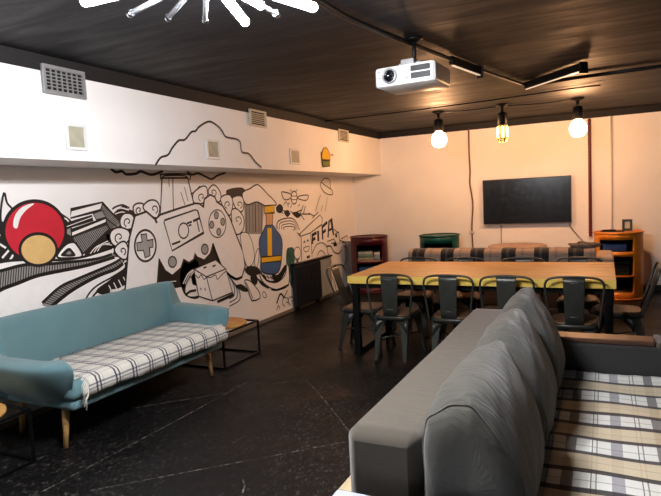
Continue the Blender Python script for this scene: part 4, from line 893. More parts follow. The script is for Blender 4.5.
prof = [(0, .78)]+prof+[(0, 2.43)]; lathe(bm, prof, 12, (-.172, YB-.03, 0)); tag(obj('hanging_cord', bm, plain('dark_red_cord', (96, 20, 18), .5, var=.4, nscale=30)), 'dark red ribbed cord hanging down the back wall right of the television', 'cord')
bm = B(); tube(bm, [(.1, YB-.016, .0), (.1, YB-.016, 2.435)], .014, 10); tag(obj('wall_pipe', bm, plain('pipe_wallpaint', (226, 220, 210), .6, var=.03)), 'slim wall coloured pipe rising behind the orange drum', 'pipe')
# drum cabinets
def drum(name, label, x, y, rot, rgb, openings, shelves):
    t = thing(name, label, 'cabinet', (x, y, 0), rot, group=None); R, Hh = .2925, .875
    mt = plain('drum_'+name+'_%d' % rgb[0], rgb, .38, .15, var=.1)
    zs = sorted(set([0.0, .03, Hh]+[q for a in openings for q in a[2:]])); NA = 72
    bm = B(); V = {}
    for i in range(NA):
        for j, z in enumerate(zs): V[i, j] = bm.verts.new((R*math.sin(2*PI*i/NA), -R*math.cos(2*PI*i/NA), z))
    for i in range(NA):
        am = (i+.5)*360/NA
        if am > 180: am -= 360
        for j in range(len(zs)-1):
            zm = (zs[j]+zs[j+1])/2
            if any(a0 < am < a1 and z0 < zm < z1 for a0, a1, z0, z1 in openings): continue
            f = bm.faces.new((V[i, j], V[(i+1) % NA, j], V[(i+1) % NA, j+1], V[i, j+1])); f.smooth = True
    sh = obj('shell', bm, mt, t); mod(sh, 'SOLIDIFY', thickness=.012, offset=-1)
    for z in (.012, Hh-.006):
        bm = B(); tube(bm, [((R+.002)*math.cos(2*PI*k/48), (R+.002)*math.sin(2*PI*k/48), z) for k in range(48)], .012, 8, True); obj('rim', bm, mt, t)
    bm = B(); lathe(bm, [(0, Hh-.012), (R-.002, Hh-.012), (R-.002, Hh-.024), (0, Hh-.024)], 48); obj('lid', bm, mt, t)
    for z in shelves:
        bm = B(); lathe(bm, [(0, z), (R-.014, z), (R-.014, z-.016), (0, z-.016)], 48); obj('shelf', bm, plain('shelf_wood_%d%d' % (rgb[0], z*100), (166, 128, 96), .5), t)
    bm = B(); lathe(bm, [(R-.016, .01), (R-.016, Hh-.03)], 48); b_ = bm
    for f in list(b_.faces):
        c = f.calc_center_median()
        if c.y < .02: b_.faces.remove(f)
    obj('lining', b_, plain('drum_lining_%d' % rgb[0], (26, 22, 22), .7), t)
    return t
drum('drum_cabinet', 'dark red oil drum cabinet with board games, in the back left corner', -3.36, 8.33, math.radians(20), (74, 13, 27), [(-38, 44, .09, .47), (-38, 44, .50, .75)], (.50, .09))
drum('drum_cabinet', 'green oil drum cabinet behind the left end of the plaid sofa', -2.23, 8.36, math.radians(14), (9, 80, 72), [(-50, 40, .1, .76)], (.42, .1))
drum('drum_cabinet', 'orange oil drum cabinet with shelves, right of the television', .17, 8.36, math.radians(0), (232, 138, 36), [(-48, 34, .10, .30), (-48, 34, .325, .57), (-48, 34, .63, .785)], (.315, .61, .10))
def game(x, y, z, sx, sy, h, rgb, rot, label, group=None, lid=None):
    t = thing('board_game', label, 'board game', (x, y, z), rot, group)
    bm = B(); box(bm, -sx/2, sx/2, -sy/2, sy/2, .001, h*.62, .002); obj('box_base', bm, plain('game_base_%d_%d' % (rgb[0], z*1000), tuple(int(c*.75) for c in rgb), .45, var=.3, nscale=25), t)
    bm = B(); box(bm, -sx/2-.002, sx/2+.002, -sy/2-.002, sy/2+.002, h*.45, h-.0008, .002); obj('box_lid', bm, plain('game_lid_%d_%d' % (rgb[1], z*1000), rgb, .4, var=.35, nscale=22), t)
a = math.radians(20)
def rd(u, v): return (-3.36+u*math.cos(a)-v*math.sin(a), 8.33+u*math.sin(a)+v*math.cos(a))
for u, z, sx, h, c, lb in ((-.055, .501, .24, .05, (150, 140, 120), 'brown and white game box, bottom left of the upper shelf in the red drum'), (-.055, .551, .23, .045, (96, 130, 100), 'green game box, middle of the left stack in the red drum'), (-.06, .596, .22, .05, (186, 190, 170), 'pale game box, top of the left stack in the red drum'),
                        (.12, .501, .09, .075, (130, 140, 150), 'grey-blue game box right of the stack in the red drum'), (.12, .576, .086, .05, (214, 206, 188), 'cream game box on the grey-blue one in the red drum')):
    x, y = rd(u, -.08); game(x, y, z, sx, .2, h, c, a, lb)
for u, z, sx, h, c, lb in ((-.03, .091, .27, .06, (110, 100, 60), 'olive game box at the bottom of the red drum'), (-.03, .151, .26, .06, (70, 120, 80), 'green game box second from bottom in the red drum'), (-.03, .211, .26, .07, (150, 150, 140), 'grey game box in the lower stack of the red drum'), (-.04, .281, .25, .12, (30, 92, 140), 'thick blue game box on top of the lower stack in the red drum')):
    x, y = rd(u, -.06); game(x, y, z, sx, .2, h, c, a, lb)
game(.12, 8.27, .611, .27, .22, .11, (44, 72, 128), .05, 'blue game box on the top shelf of the orange drum')
for k, (h, c, lb) in enumerate(((.05, (34, 40, 42), 'black game box at the bottom of the middle shelf stack in the orange drum'), (.045, (40, 62, 66), 'dark teal game box second in the orange drum stack'), (.04, (58, 44, 40), 'dark brown game box third in the orange drum stack'), (.04, (28, 44, 50), 'dark game box on top of the orange drum stack'))):
    game(.18, 8.26, .316+k*.047, .24-.015*k, .2, h, c, .08*k-.1, lb)
game(.0-2.23, 8.27, .421, .22, .2, .09, (96, 84, 78), .2, 'grey brown game box inside the green drum')
# things on the orange drum
bm = B(); box(bm, -.15, .13, -.09, .09, 0, .008, .002); o = obj('table_mat', bm, VOID, None, (.11, 8.27, .882)); tag(o, 'black mat lying on top of the orange drum', 'mat')
rc = thing('remote_control', 'black remote control on the mat on the orange drum', 'remote', (.06, 8.24, .891), .25)
bm = B(); box(bm, -.08, .08, -.022, .022, 0, .02, .006); obj('body', bm, plain('remote_black', (18, 18, 20), .5), rc)
bm = B()
for k in range(6):
    for j in (-1, 1): box(bm, -.06+k*.02, -.05+k*.02, j*.009-.004, j*.009+.004, .02, .0225, .001)
obj('button', bm, plain('remote_button', (80, 80, 84), .5), rc)
pf = thing('picture_frame', 'small dark green picture frame standing on the orange drum', 'picture frame', (.277, 8.36, .882), -.05)
bm = B()
for x0, x1, z0, z1 in ((-.06, .06, .12, .15), (-.06, .06, 0, .032), (-.06, -.03, .032, .12), (.03, .06, .032, .12)): box(bm, x0, x1, -.012, .012, z0, z1, .003)
obj('frame', bm, plain('frame_green', (38, 58, 44), .4), pf)
bm = B(); box(bm, -.031, .031, -.004, .004, .031, .121); obj('picture', bm, plain('picture_pale', (196, 190, 170), .6), pf)
bm = B(); bar(bm, (0, .012, .1), (0, .07, .001), .03, .006); obj('back_stand', bm, BLACKM, pf)
# round table behind the sofa
rt = thing('round_table', 'round pale wooden table under the television, behind the plaid sofa', 'table', (-1.12, 8.4, 0))
bm = B(); lathe(bm, [(0, .705), (.38, .705), (.4, .695), (.4, .66), (.38, .645), (0, .645)], 48); obj('tabletop', bm, wood('pale_round_wood', (176, 142, 122), (200, 170, 150), 'X'), rt)
bm = B(); lathe(bm, [(0, 0), (.24, 0), (.24, .02), (.05, .05), (.04, .62), (.12, .645), (0, .645)], 32); obj('pedestal', bm, BLACKM, rt)

# ------------------------------------------------------------------ plaid sofa facing the television
fs = thing('sofa', 'beige sofa facing the television, seen from behind the dining table', 'sofa', (-1.08, 6.95, 0))
bm = B(); box(bm, -1.13, 1.0, -.15, .05, .12, .775, .05, 4); obj('backrest', bm, BEIGE, fs, smooth_angle=40)
bm = B(); box(bm, -1.0, 1.0, .05, .75, .12, .42, .05, 4); obj('seat', bm, BEIGE, fs, smooth_angle=40)
for s in (-1, 1):
    bm = B(); box(bm, s*1.09-.088, s*1.09+.09, -.1 if s > 0 else .055, .75, .1, .70, .04, 4); obj('arm', bm, BEIGE, fs, smooth_angle=40)
for sx in (-1, 1):
    for y in (-.06, .66):
        bm = B(); lathe(bm, [(0, 0), (.02, 0), (.03, .13), (0, .13)], 12, (sx*1.02, y, 0)); obj('leg', bm, LEGWOOD, fs)
PL2 = plaid('grey_plaid', [(.36, 0, .16, (22, 22, 25), .97), (.36, .055, .03, (90, 86, 84), .7), (.36, .22, .03, (140, 122, 108), .6)], [(.3, .02, .12, (60, 58, 60), .35)], (176, 150, 130))
def drape_rows(xs, prof):
    rows = []; uv = []
    for x in xs:
        r = []; q = []; d = 0
        for i, (y, z) in enumerate(prof):
            if i: d += math.hypot(y-prof[i-1][0], z-prof[i-1][1])
            n = .006*math.sin(x*17+i)+.004*math.sin(x*41+i*2)
            r.append((x, y-(n if z < .7 else 0)-.0, z+(.4*abs(n) if z > .68 else 0)+.002)); q.append((x, d))
        rows.append(r); uv.append(q)
    return rows, uv
prof = [(.075, .5), (.075, .7), (.07, .755), (.04, .79), (0, .801), (-.06, .801), (-.12, .793), (-.165, .765), (-.175, .72), (-.178, .68), (-.18, .645)]
rows, uv = drape_rows([-1.13+2.13*i/80 for i in range(81)], prof)
bm = B(); grid(bm, rows, uv=uv); o = obj('plaid_throw', bm, PL2, None, (-1.08, 6.95, 0)); mod(o, 'SOLIDIFY', thickness=.008, offset=1)
tag(o, 'brown and charcoal plaid throw over the back of the sofa by the television', 'throw')
bm = B(); bmesh.ops.create_icosphere(bm, subdivisions=4, radius=1)
for v in bm.verts:
    p = v.co.copy(); k = 1+.16*math.sin(7*p.x+3*p.z)+.12*math.sin(11*p.y+5*p.x); v.co = Vector((p.x*.15*k, p.y*.08*k, max(-.006, p.z*.045*k+.008)))
for f in bm.faces: f.smooth = True
o = obj('folded_cloth', bm, fabric('cloth_dark_brown', (104, 88, 76), .6, .5), None, (-.2, 6.93, .819)); tag(o, 'crumpled brown cloth at the right end of the plaid sofa back', 'cloth')

# ------------------------------------------------------------------ dining table
dt = thing('dining_table', 'long pine dining table with black steel legs', 'table', (-1.053, 5.415, 0))
hx, hy = 1.138, .575
bm = B()
for k in range(6):
    y0 = -hy+k*2*hy/6
    if k == 0: continue
    box(bm, -hx, hx, y0+.0006, y0+2*hy/6-.0006, .69, .76, .004, 1)
box(bm, -hx, hx, -hy+.001, -hy+2*hy/6-.0006, .69, .76, .004, 1)
for f in bm.faces:
    if f.normal.y < -.7 and f.calc_center_median().y < -hy+.01: f.material_index = 1
obj('tabletop', bm, [TABLETOP, TABLELIT], dt)
for s in (-1, 1):
    x = s*1.085
    for y in (-.5, .5):
        bm = B(); box(bm, x-.03, x+.03, y-.03, y+.03, 0, .69, .003); obj('leg', bm, BLACKM, dt)
    bm = B(); box(bm, x-.03, x+.03, -.47, .47, 0.002, .05, .003); obj('foot_rail', bm, BLACKM, dt)
    bm = B(); box(bm, x-.03, x+.03, -.47, .47, .63, .69, .003); obj('top_rail', bm, BLACKM, dt)
for y in (-.5, .5):
    bm = B(); box(bm, -1.055, 1.055, y-.02, y+.02, .64, .69, .003); obj('apron', bm, BLACKM, dt)

# ------------------------------------------------------------------ metal chairs
RIBM = plain('rib_light', (120, 122, 120), .3, .6)
def make_chair(label, loc, rz, lean=0, H=.797):
    t = thing('metal_chair', label, 'chair', loc, rz, 'metal chairs around the dining table')
    SZ = .42
    bm = B(); n = 28; rows = []
    def outline(s, z):
        r = []
        for i in range(n):
            a = 2*PI*i/n; c, q = math.cos(a), math.sin(a)
            e = .45; x = abs(c)**e*(1 if c > 0 else -1); y = abs(q)**e*(1 if q > 0 else -1)
            w = .185+.015*y
            r.append((x*w*s, -.03+y*.205*s, z))
        return r
    V = grid(bm, [outline(1, SZ-.035), outline(1.0, SZ-.01), outline(.97, SZ), outline(.85, SZ-.004)], closed_v=True); bm.faces.new(V[-1]); bm.faces.new(V[0][::-1])
    obj('seat_pan', bm, DKMETAL, t)
    bm = B(); V = grid(bm, [outline(.9, SZ-.004), outline(.9, SZ+.008), outline(.86, SZ+.012)], closed_v=True); bm.faces.new(V[-1]); bm.faces.new(V[0][::-1]); obj('seat', bm, SEATWOOD, t)
    # backrest hoop
    P = catmull([(-.175, -.215, SZ-.02), (-.19, -.216, .52), (-.208, -.217, .66), (-.212, -.217, .73), (-.19, -.218, .772), (-.13, -.218, .790), (0, -.219, .797), (.13, -.218, .790), (.19, -.218, .772), (.212, -.217, .73), (.208, -.217, .66), (.19, -.216, .52), (.175, -.215, SZ-.02)], False, 5)
    P = [(x, y-lean*max(0, (z-SZ)/(.797-SZ)), SZ+(z-SZ)*(H-SZ)/(.797-SZ)) for x, y, z in P]
    bm = B(); tube(bm, P, .0095, 8); obj('back_hoop', bm, DKMETAL, t)
    bm = B(); rows = []
    for k in range(9):
        u = k/8; z = SZ+.002+u*(H-.002-SZ-.002); y = -.218-.003*u-.006*math.sin(PI*u)-lean*u; w = .068+.013*u
        rows.append([(x*w, y-.004*(1-abs(x)), z) for x in (-1, -.9, -.45, 0, .45, .9, 1)])
    grid(bm, rows); sp = obj('splat', bm, DKMETAL, t); mod(sp, 'SOLIDIFY', thickness=.004)
    bm = B()
    for u in (.16, .87):
        y = -.2235-.003*u-.006*math.sin(PI*u)-lean*u; z = SZ+u*(H-SZ)
        bm = B(); tube(bm, [(-.03, y, z), (.03, y, z)], .004, 6); obj('splat_rib', bm, RIBM, sp)
    # legs: tapered pressed-steel angles
    for sx, y0, y1, x0, x1 in ((-1, -.195, -.275, .155, .150), (1, -.195, -.275, .155, .150), (-1, .14, .20, .165, .2), (1, .14, .20, .165, .2)):
        bm = B(); sy = -1 if y0 < 0 else 1
        sec = []
        for u in (0, .35, 1):
            z = (SZ-.03)*(1-u); x = sx*(x0+(x1-x0)*u); y = y0+(y1-y0)*u; w = .058*(1-u)**1.3+.024; th = .004
            sec.append([(x, y, z), (x-sx*w, y, z), (x-sx*w, y-sy*th, z), (x-sx*th, y-sy*th, z), (x-sx*th, y-sy*w, z), (x, y-sy*w, z)])
        V = grid(bm, sec, closed_v=True, smooth=False); bm.faces.new(V[0]); bm.faces.new(V[-1][::-1])
        lg = obj('leg', bm, DKMETAL, t)
        bm = B(); x, y = sx*(x1-.012), y1-sy*.012; box(bm, x-.014, x+.014, y-.014, y+.014, 0, .018, .004); obj('foot_cap', bm, VOID, lg)
    # arched skirts under the seat
    def skirt(p0, p1, off):
        bm = B(); a, b = Vector(p0), Vector(p1); rows = []
        for k in range(15):
            u = k/14; p = a.lerp(b, u); zb = SZ-.04-.125*(abs(2*u-1)**2.2); rows.append([(p.x, p.y, SZ-.025), (p.x+off[0]*(SZ-.03-zb), p.y+off[1]*(SZ-.03-zb), zb)])
        grid(bm, rows); o = obj('seat_skirt', bm, DKMETAL, t); mod(o, 'SOLIDIFY', thickness=.004)
    skirt((-.15, -.203, 0), (.15, -.203, 0), (0, -.22)); skirt((-.16, .15, 0), (.16, .15, 0), (0, .14))
    skirt((-.162, -.15, 0), (-.172, .15, 0), (-.05, 0)); skirt((.162, -.15, 0), (.172, .15, 0), (.05, 0))
    bm = B(); tube(bm, [(-.14, -.2, .2), (.17, .17, .2)], .006, 6); tube(bm, [(.14, -.2, .212), (-.17, .17, .212)], .006, 6); obj('brace', bm, DKMETAL, t)
    return t
ch0 = make_chair('dark metal chair at the near side of the dining table, leftmost of that row', (-1.735, 4.957, 0), 0)
for x, lb in ((-1.205, 'dark metal chair at the near side of the dining table, second from left'), (-.722, 'dark metal chair, near side of the table, just left of the grey cushion tip'), (-.213, 'dark metal chair at the near side of the dining table, rightmost, behind the wooden rail')):
    dup(ch0, (x, 4.957, 0), 0, lb)
for x, lb in ((-1.857, 'dark metal chair at far side of the dining table, leftmost of that row'), (-1.338, 'dark metal chair at the far side of the dining table, second from left'), (-.747, 'dark metal chair at the far side of the dining table, third from left'), (-.225, 'dark metal chair at the far side of the dining table, nearest the orange drum')):
    dup(ch0, (x, 5.82, 0), PI, lb)
ch1 = make_chair('dark metal chair at the left end of the dining table, nearest the radiator', (-2.105, 5.12, 0), -PI/2, .13, .825)
dup(ch1, (.07, 5.40, 0), PI/2, 'dark metal chair at the right end of the dining table before the orange drum')

# ------------------------------------------------------------------ radiator
ra = thing('radiator', 'black ribbed radiator against the mural wall', 'radiator', (XL+.012, 7.0, 0))
bm = B(); box(bm, 0, .06, -.4, .36, .05, .615, .008); obj('casing', bm, plain('radiator_black', (20, 21, 24), .5), ra)
bm = B()
for k in range(19): box(bm, .058, .072, -.385+k*.0395, -.385+k*.0395+.02, .07, .595, .004, 1)
obj('rib', bm, plain('radiator_rib', (26, 27, 30), .45), ra)
bm = B(); box(bm, .0, .05, .37, .74, .055, .625, .006); obj('side_panel', bm, plain('pale_panel', (150, 152, 150), .6), ra)
bm = B(); box(bm, 0, .075, -.41, .75, .62, .645, .005); obj('top_cover', bm, BLACKM, ra)
bm = B(); box(bm, 0.0, .05, -.36, -.3, 0, .05); box(bm, 0, .05, .26, .32, 0, .05); obj('foot', bm, BLACKM, ra)

# ------------------------------------------------------------------ teal sofa
ts = thing('sofa', 'teal blue retro sofa with tapered wooden legs along the mural wall', 'sofa', (-3.3, 3.17, 0), 0)
# shell swept along a U: near arm -> back -> far arm (local x toward room, y along the wall)
HL = 1.03
path = []
def up(i): pass
ctrl = [(.31, -.80), (.27, -.865), (.14, -.905), (.0, -.905), (-.22, -.90), (-.36, -.83), (-.40, -.62), (-.405, -.3), (-.405, .3), (-.405, .66), (-.395, .84), (-.33, .90), (-.2, .89), (.0, .855), (.2, .81), (.28, .75)]
pth = catmull(ctrl, False, 12); n = len(pth); rows = []
Ls = [0]
for a_, b_ in zip(pth, pth[1:]): Ls.append(Ls[-1]+math.dist(a_, b_))
def sstep(a_, b_, x):
    t_ = max(0, min(1, (x-a_)/(b_-a_))); return t_*t_*(3-2*t_)
for i, (x, y) in enumerate(pth):
    p0, p1 = pth[max(0, i-1)], pth[min(n-1, i+1)]; d = Vector((p1[0]-p0[0], p1[1]-p0[1])).normalized(); nout = Vector((d.y, -d.x))
    if nout.dot(Vector((x-.05, y))) < 0: nout = -nout
    back = sstep(-.315, -.36, x)
    h = .60+.205*back; th = .105-.03*back
    if i < 8 or i > n-9:
        e = (i if i < 8 else n-1-i)/8; h = .53+.07*math.sin(e*PI/2); th = .085+.02*e
    zb = .27; lean = .07*back; ring = []
    flare = (.2 if y < 0 else .15)*(1-back)
    pts = [(-th*.9, zb+.02), (-th, zb+.10), (-th, (zb+h)/2), (-th+.004, h-.06), (-th*.75, h-.02), (-th*.3, h-.003), (th*.3, h-.003), (th*.75, h-.02), (th, h-.06), (th*.98, (zb+h)/2), (th*.75, zb+.08), (th*.35, zb+.015), (-th*.2, zb)]
    for o_, z in pts:
        f_ = (z-zb)/(h-zb); off = o_+(flare*(f_-.75) if o_ > 0 else flare*.3*(f_-.75))+lean*(f_-.4)
        if back > .0: off = min(off, .0+th+.0)
        ring.append((x+nout.x*off, y+nout.y*off, z))
    rows.append(ring)
bm = B(); V = grid(bm, rows, closed_v=True); bm.faces.new(V[0]); bm.faces.new(V[-1][::-1])
o = obj('shell', bm, TEAL, ts); mod(o, 'SUBSURF', levels=1, render_levels=2)
bm = B(); box(bm, -.34, .325, -.81, .74, .255, .33, .03, 4); obj('front_rail', bm, TEAL, ts, smooth_angle=50)
bm = B(); box(bm, -.32, .35, -.83, .745, .325, .445, .045, 5); obj('seat_cushion', bm, TEAL, ts, smooth_angle=60)
for x0, y0, dx, dy in ((.17, -.74, .03, -.05), (.17, .70, .02, .03), (-.30, -.70, -.02, -.02), (-.30, .70, -.02, .02)):
    bm = B(); tube(bm, [(x0, y0, .275), (x0+dx, y0+dy, 0)], [.026, .015], 14); obj('leg', bm, LEGWOOD, ts)
# plaid throw on the teal sofa
PL1 = plaid('white_navy_plaid', [(.155, .0, .014, (36, 40, 70), .93), (.155, .03, .012, (36, 40, 70), .9), (.155, .06, .004, (120, 120, 120), .5)], [(.125, .02, .011, (52, 56, 84), .7), (.125, .045, .009, (52, 56, 84), .65), (.125, .09, .004, (120, 120, 120), .5)], (232, 230, 220))
prof = [(-.255, .449), (-.1, .451), (.1, .453), (.25, .453), (.32, .451), (.352, .437), (.366, .41), (.369, .375), (.368, .335)]
rows = []; uv = []; NY = 64
for i in range(NY+1):
    u = i/NY; r = []; q = []; d = 0
    for j, (x, z) in enumerate(prof):
        if j: d += math.hypot(x-prof[j-1][0], z-prof[j-1][1])
        s = (x+.255)/.62
        y0 = -.42-.30*min(1, s*1.6); y1 = .78-.05*s
        y = y0+(y1-y0)*u; w = .0035*math.sin(y*23+j)+.003*math.sin(y*51+2*j)
        r.append((x+(w if z < .42 else 0), y, z+(abs(w)*.6 if z >= .42 else 0)+.0015+(.008*math.sin(y*9) if j == len(prof)-1 else 0))); q.append((y+5, d))
    rows.append(r); uv.append(q)
bm = B(); grid(bm, rows, uv=uv); th_ = obj('plaid_throw', bm, PL1, None, (-3.3, 3.17, 0)); mod(th_, 'SOLIDIFY', thickness=.006, offset=1)
tag(th_, 'white and navy checked fringed throw on the seat of the teal sofa', 'throw')
FR = plain('fringe_white', (220, 216, 205), .9)
bm = B()
for e in (0, NY):
    for j in range(len(prof)-1):
        for k in range(4):
            a_ = Vector(rows[e][j]).lerp(Vector(rows[e][j+1]), k/4); s = -1 if e == 0 else 1
            jx, jz = random.uniform(-.012, .012), random.uniform(-.012, .004)
            if e == 0: pts = [a_, a_+Vector((jx, -.03, -.001 if j < 4 else -.03)), a_+Vector((jx*2+(.008 if j > 3 else 0), -.042-.01*random.random(), -.018 if j < 4 else -.075+jz))]
            else: pts = [a_, a_+Vector((jx, .012, .004)), a_+Vector((jx*2, .02, .01))]
            if j < 4 and e == 0: pts = [a_, a_+Vector((jx, -.028, -.0)), a_+Vector((jx*2, -.05, -.001))]
            tube(bm, pts, .003, 5)
fr = obj('fringe', bm, FR, th_); fr['kind'] = 'stuff'

# ------------------------------------------------------------------ side tables by the teal sofa
def side_table(loc, label, sx=.6, sy=.6, disc=(.03, .0, .27)):
    t = thing('side_table', label, 'side table', loc, 0, 'wire frame side tables by the teal sofa'); h = .335
    a_, b_ = sx/2-.01, sy/2-.01
    for x in (-a_, a_):
        for y in (-b_, b_):
            bm = B(); box(bm, x-.0085, x+.0085, y-.0085, y+.0085, 0, h, .001, 1); obj('leg', bm, BLACKM, t)
    for nm, z in (('top_frame', h-.0085), ('bottom_frame', .0095)):
        bm = B()
        for y in (-b_, b_): box(bm, -a_+.0086, a_-.0086, y-.0085, y+.0085, z-.0085, z+.0085)
        for x in (-a_, a_): box(bm, x-.0085, x+.0085, -b_+.0086, b_-.0086, z-.0085, z+.0085)
        obj(nm, bm, BLACKM, t)
    bm = B(); lathe(bm, [(0, h+.02), (disc[2]-.004, h+.02), (disc[2], h+.016), (disc[2], h+.004), (disc[2]-.004, h), (0, h)], 56, (disc[0], disc[1], 0)); obj('tabletop', bm, DISCWOOD, t)
    return t
st = side_table((-3.4, 4.376, 0), 'black wire side table with round plywood top at the right end of the teal sofa')
dup(st, (-3.41, 1.88, 0), 0, 'black wire side table with round plywood top at the left end of the teal sofa')

# ------------------------------------------------------------------ grey corner sofa, seen from behind
gs = thing('corner_sofa', 'large grey fabric sofa bed seen from behind, with a wooden topped arm', 'sofa', (-.4, 2.75, 0))
# local: x = X+.4, y = Y-2.75
bm = B(); rows = []
def rbox_rows(x0, x1, z0, z1, y0, y1, r, ny=30, sag=0):
    rows = []
    for i in range(ny+1):
        u = i/ny; y = y0+(y1-y0)*u; e = min(u, 1-u)*(y1-y0); s = 0 if e >= r else r-math.sqrt(max(0, r*r-(r-e)**2)); ring = []
        for cx, cz, a0 in ((x1-r, z1-r, 0), (x0+r, z1-r, 90), (x0+r, z0+r, 180), (x1-r, z0+r, 270)):
            for k in range(6):
                a = math.radians(a0+k*18); rr = max(.002, r-s)
                zz = cz+rr*math.sin(a); xx = cx+rr*math.cos(a)
                if zz > (z0+z1)/2: zz += sag*(math.sin(u*9)*.5+math.sin(u*17+1)*.3)
                ring.append((xx, y, zz))
        rows.append(ring)
    return rows
V = grid(bm, rbox_rows(-.409, -.150, .06, .708, -1.05, 1.11, .038, 60, .005), closed_v=True); bm.faces.new(V[0]); bm.faces.new(V[-1][::-1])
obj('backrest', bm, GREY, gs)
bm = B(); box(bm, -.15, 1.5, -1.1, .82, .05, .22, .02); obj('base', bm, GREYD, gs)
bm = B(); box(bm, -.15, 1.5, -1.1, .82, .225, .392, .04, 4); obj('mattress', bm, GREY, gs, smooth_angle=40)
bm = B(); box(bm, -.148, 1.5, .83, 1.08, .05, .575, .015); obj('arm', bm, GREYD, gs)
bm = B(); box(bm, -.148, .655, .835, .975, .577, .605, .006); obj('wood_rail', bm, RAILWOOD, gs)
bm = B(); box(bm, .66, .70, .835, 1.07, .56, .598, .012); obj('arm_cap', bm, GREY, gs)
bm = B(); box(bm, -.475, -.411, -.985, 1.05, .415, .45, .003); obj('side_ledge', bm, LEDGEWOOD, gs)
for x in (-.33, 1.4):
    for y in (-1.0, 1.0):
        bm = B(); box(bm, x-.03, x+.03, y-.03, y+.03, 0, .065); obj('leg', bm, BLACKM, gs)
PL3 = plaid('cream_brown_plaid', [(.345, .07, .042, (76, 64, 70), .78), (.345, .245, .044, (126, 122, 138), .68), (.1725, .0, .004, (50, 42, 36), .8), (.1725, .017, .005, (50, 42, 36), .7), (.345, .3455-.18, .006, (250, 250, 245), .8)],
            [(.316, .130, .14, (212, 192, 156), .85), (.158, .112, .034, (44, 34, 36), .95), (.316, .04, .007, (120, 130, 100), .6), (.316, .2, .005, (150, 110, 100), .5)], (232, 231, 224))
rows = []; uv = []
for i in range(41):
    x = -.145+1.64*i/40; r = []; q = []
    for j in range(61):
        y = -1.09+1.89*j/60; z = .399+.003*math.sin(x*13+y*7)+.002*math.sin(y*31)
        if j == 60: z += .012
        if j == 59: z += .005
        r.append((x, y+(.006*math.sin(x*60) if j == 60 else 0), z)); q.append((x+5, y+5))
    rows.append(r); uv.append(q)
bm = B(); grid(bm, rows, uv=uv); o = obj('plaid_blanket', bm, PL3, None, (-.4, 2.75, 0)); mod(o, 'SOLIDIFY', thickness=.006, offset=0)
tag(o, 'cream blanket with brown plaid stripes spread on the grey sofa seat', 'blanket')
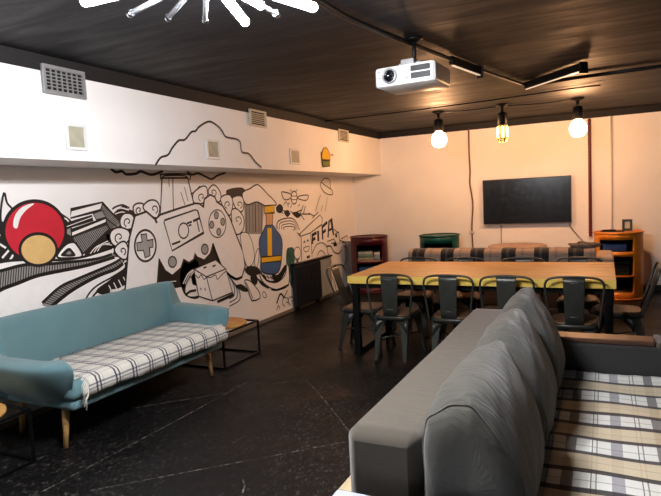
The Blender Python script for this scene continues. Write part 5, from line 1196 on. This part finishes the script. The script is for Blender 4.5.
def cushion(label, y0, y1, ztop, seed, znear=0, tilt=0, snear=.70):
    bm = B(); rows = []; ny = 28; rnd = random.Random(seed); ph = [rnd.uniform(0, 6) for _ in range(6)]
    # outline in the (x, z) plane: flat rear, ridge on top, round front
    prof = catmull([(-.125, .41), (-.142, .52), (-.143, .66), (-.137, .77), (-.118, .83), (-.06, ztop-.015), (.0, ztop-.005), (.05, .855), (.115, .77), (.17, .66), (.195, .565), (.195, .49), (.17, .43), (.12, .408), (.0, .405)], True, 3)
    cx, cz = .02, .62
    for i in range(ny+1):
        u = -1+2*i/ny; k = ((1-abs(u)**(6 if u < 0 else 3.2))**(1/2.4)) if abs(u) < 1 else 0
        lo = snear if u < 0 else .30
        s = lo+(1-lo)*k; ring = []
        for m_, (x, z) in enumerate(prof):
            f_ = (z-.405)/(ztop-.405)
            a = m_/len(prof)*2*PI
            wv = 1+.018*math.sin(5*a+3*u+ph[0])*math.sin(7*u+ph[1])+.012*math.sin(11*a+ph[2]+9*u)
            # the corners of the cover stay high, the sides pull in
            sz = (.84+.16*k) if u < 0 else (.985+.015*k)+.02*u
            X = cx+(x-cx)*s*wv; Z = .405+(z-.405)*(sz if z > cz else .9+.1*k)*(1+(wv-1)*.5)
            Z -= znear*f_*max(0, -u)**2
            yy = (y0+y1)/2+(y1-y0)/2*(u*(.93+.07*math.sin(f_*PI))) + tilt*f_
            ring.append((X-.02*(1-k)*0, yy, max(.405, Z)))
        rows.append(ring)
    V = grid(bm, rows, closed_v=True); bm.faces.new(V[0]); bm.faces.new(V[-1][::-1])
    t = thing('back_cushion', label, 'cushion', (-.4, 0, 0), 0, 'grey back cushions on the grey sofa')
    o = obj('cover', bm, GREYP, t); mod(o, 'SUBSURF', levels=1, render_levels=1)
    # piped seam round the near end
    bm = B(); rg = rows[2]; tube(bm, [Vector(p)+Vector((0, -.002, 0)) for p in rg], .0022, 5, True); obj('seam', bm, GREYP, t)
cushion('grey back cushion nearest the camera on the grey sofa', 1.66, 2.388, .885, 1, .05)
cushion('middle grey back cushion on the grey sofa', 2.38, 3.012, .895, 2, .09, snear=.5)
cushion('grey back cushion farthest from the camera, by the wooden rail', 3.003, 3.57, .91, 3, .09, snear=.5)
# pale table in the foreground
pt = thing('low_table', 'pale grey table top just showing at the bottom edge beside the grey sofa', 'table', (-.45, 1.2, 0))
bm = B(); box(bm, -.36, .34, -.4, .43, .505, .53, .004); obj('tabletop', bm, plain('pale_laminate', (165, 170, 186), .4, var=.03), pt)
for x in (-.32, .3):
    for y in (-.36, .36):
        bm = B(); box(bm, x-.02, x+.02, y-.02, y+.02, 0, .505, .002); obj('leg', bm, BLACKM, pt)

# ------------------------------------------------------------------ light and camera
w = bpy.data.worlds.new('World'); bpy.context.scene.world = w; w.use_nodes = True
w.node_tree.nodes['Background'].inputs[0].default_value = (.6, .62, .7, 1); w.node_tree.nodes['Background'].inputs[1].default_value = .02
cam = bpy.data.cameras.new('camera'); co = bpy.data.objects.new('camera', cam); C.objects.link(co)
cam.sensor_fit = 'HORIZONTAL'; cam.sensor_width = 36; cam.lens = 36*566.06/661; cam.clip_start = .05
R_ = Vector((0.90040348, 0.43211992, -0.05045731)); U_ = Vector((0.00757122, 0.10039751, 0.9949186)); F_ = Vector((-0.43498993, 0.8962102, -0.08712659))
mw = Matrix(((R_.x, U_.x, -F_.x, 0), (R_.y, U_.y, -F_.y, 0), (R_.z, U_.z, -F_.z, 1.5), (0, 0, 0, 1))); co.matrix_world = mw
sc = bpy.context.scene; sc.camera = co
sc.view_settings.view_transform = 'Standard'; sc.view_settings.look = 'None'; sc.view_settings.gamma = 1; sc.view_settings.exposure = 0.33
sc.view_settings.use_curve_mapping = False
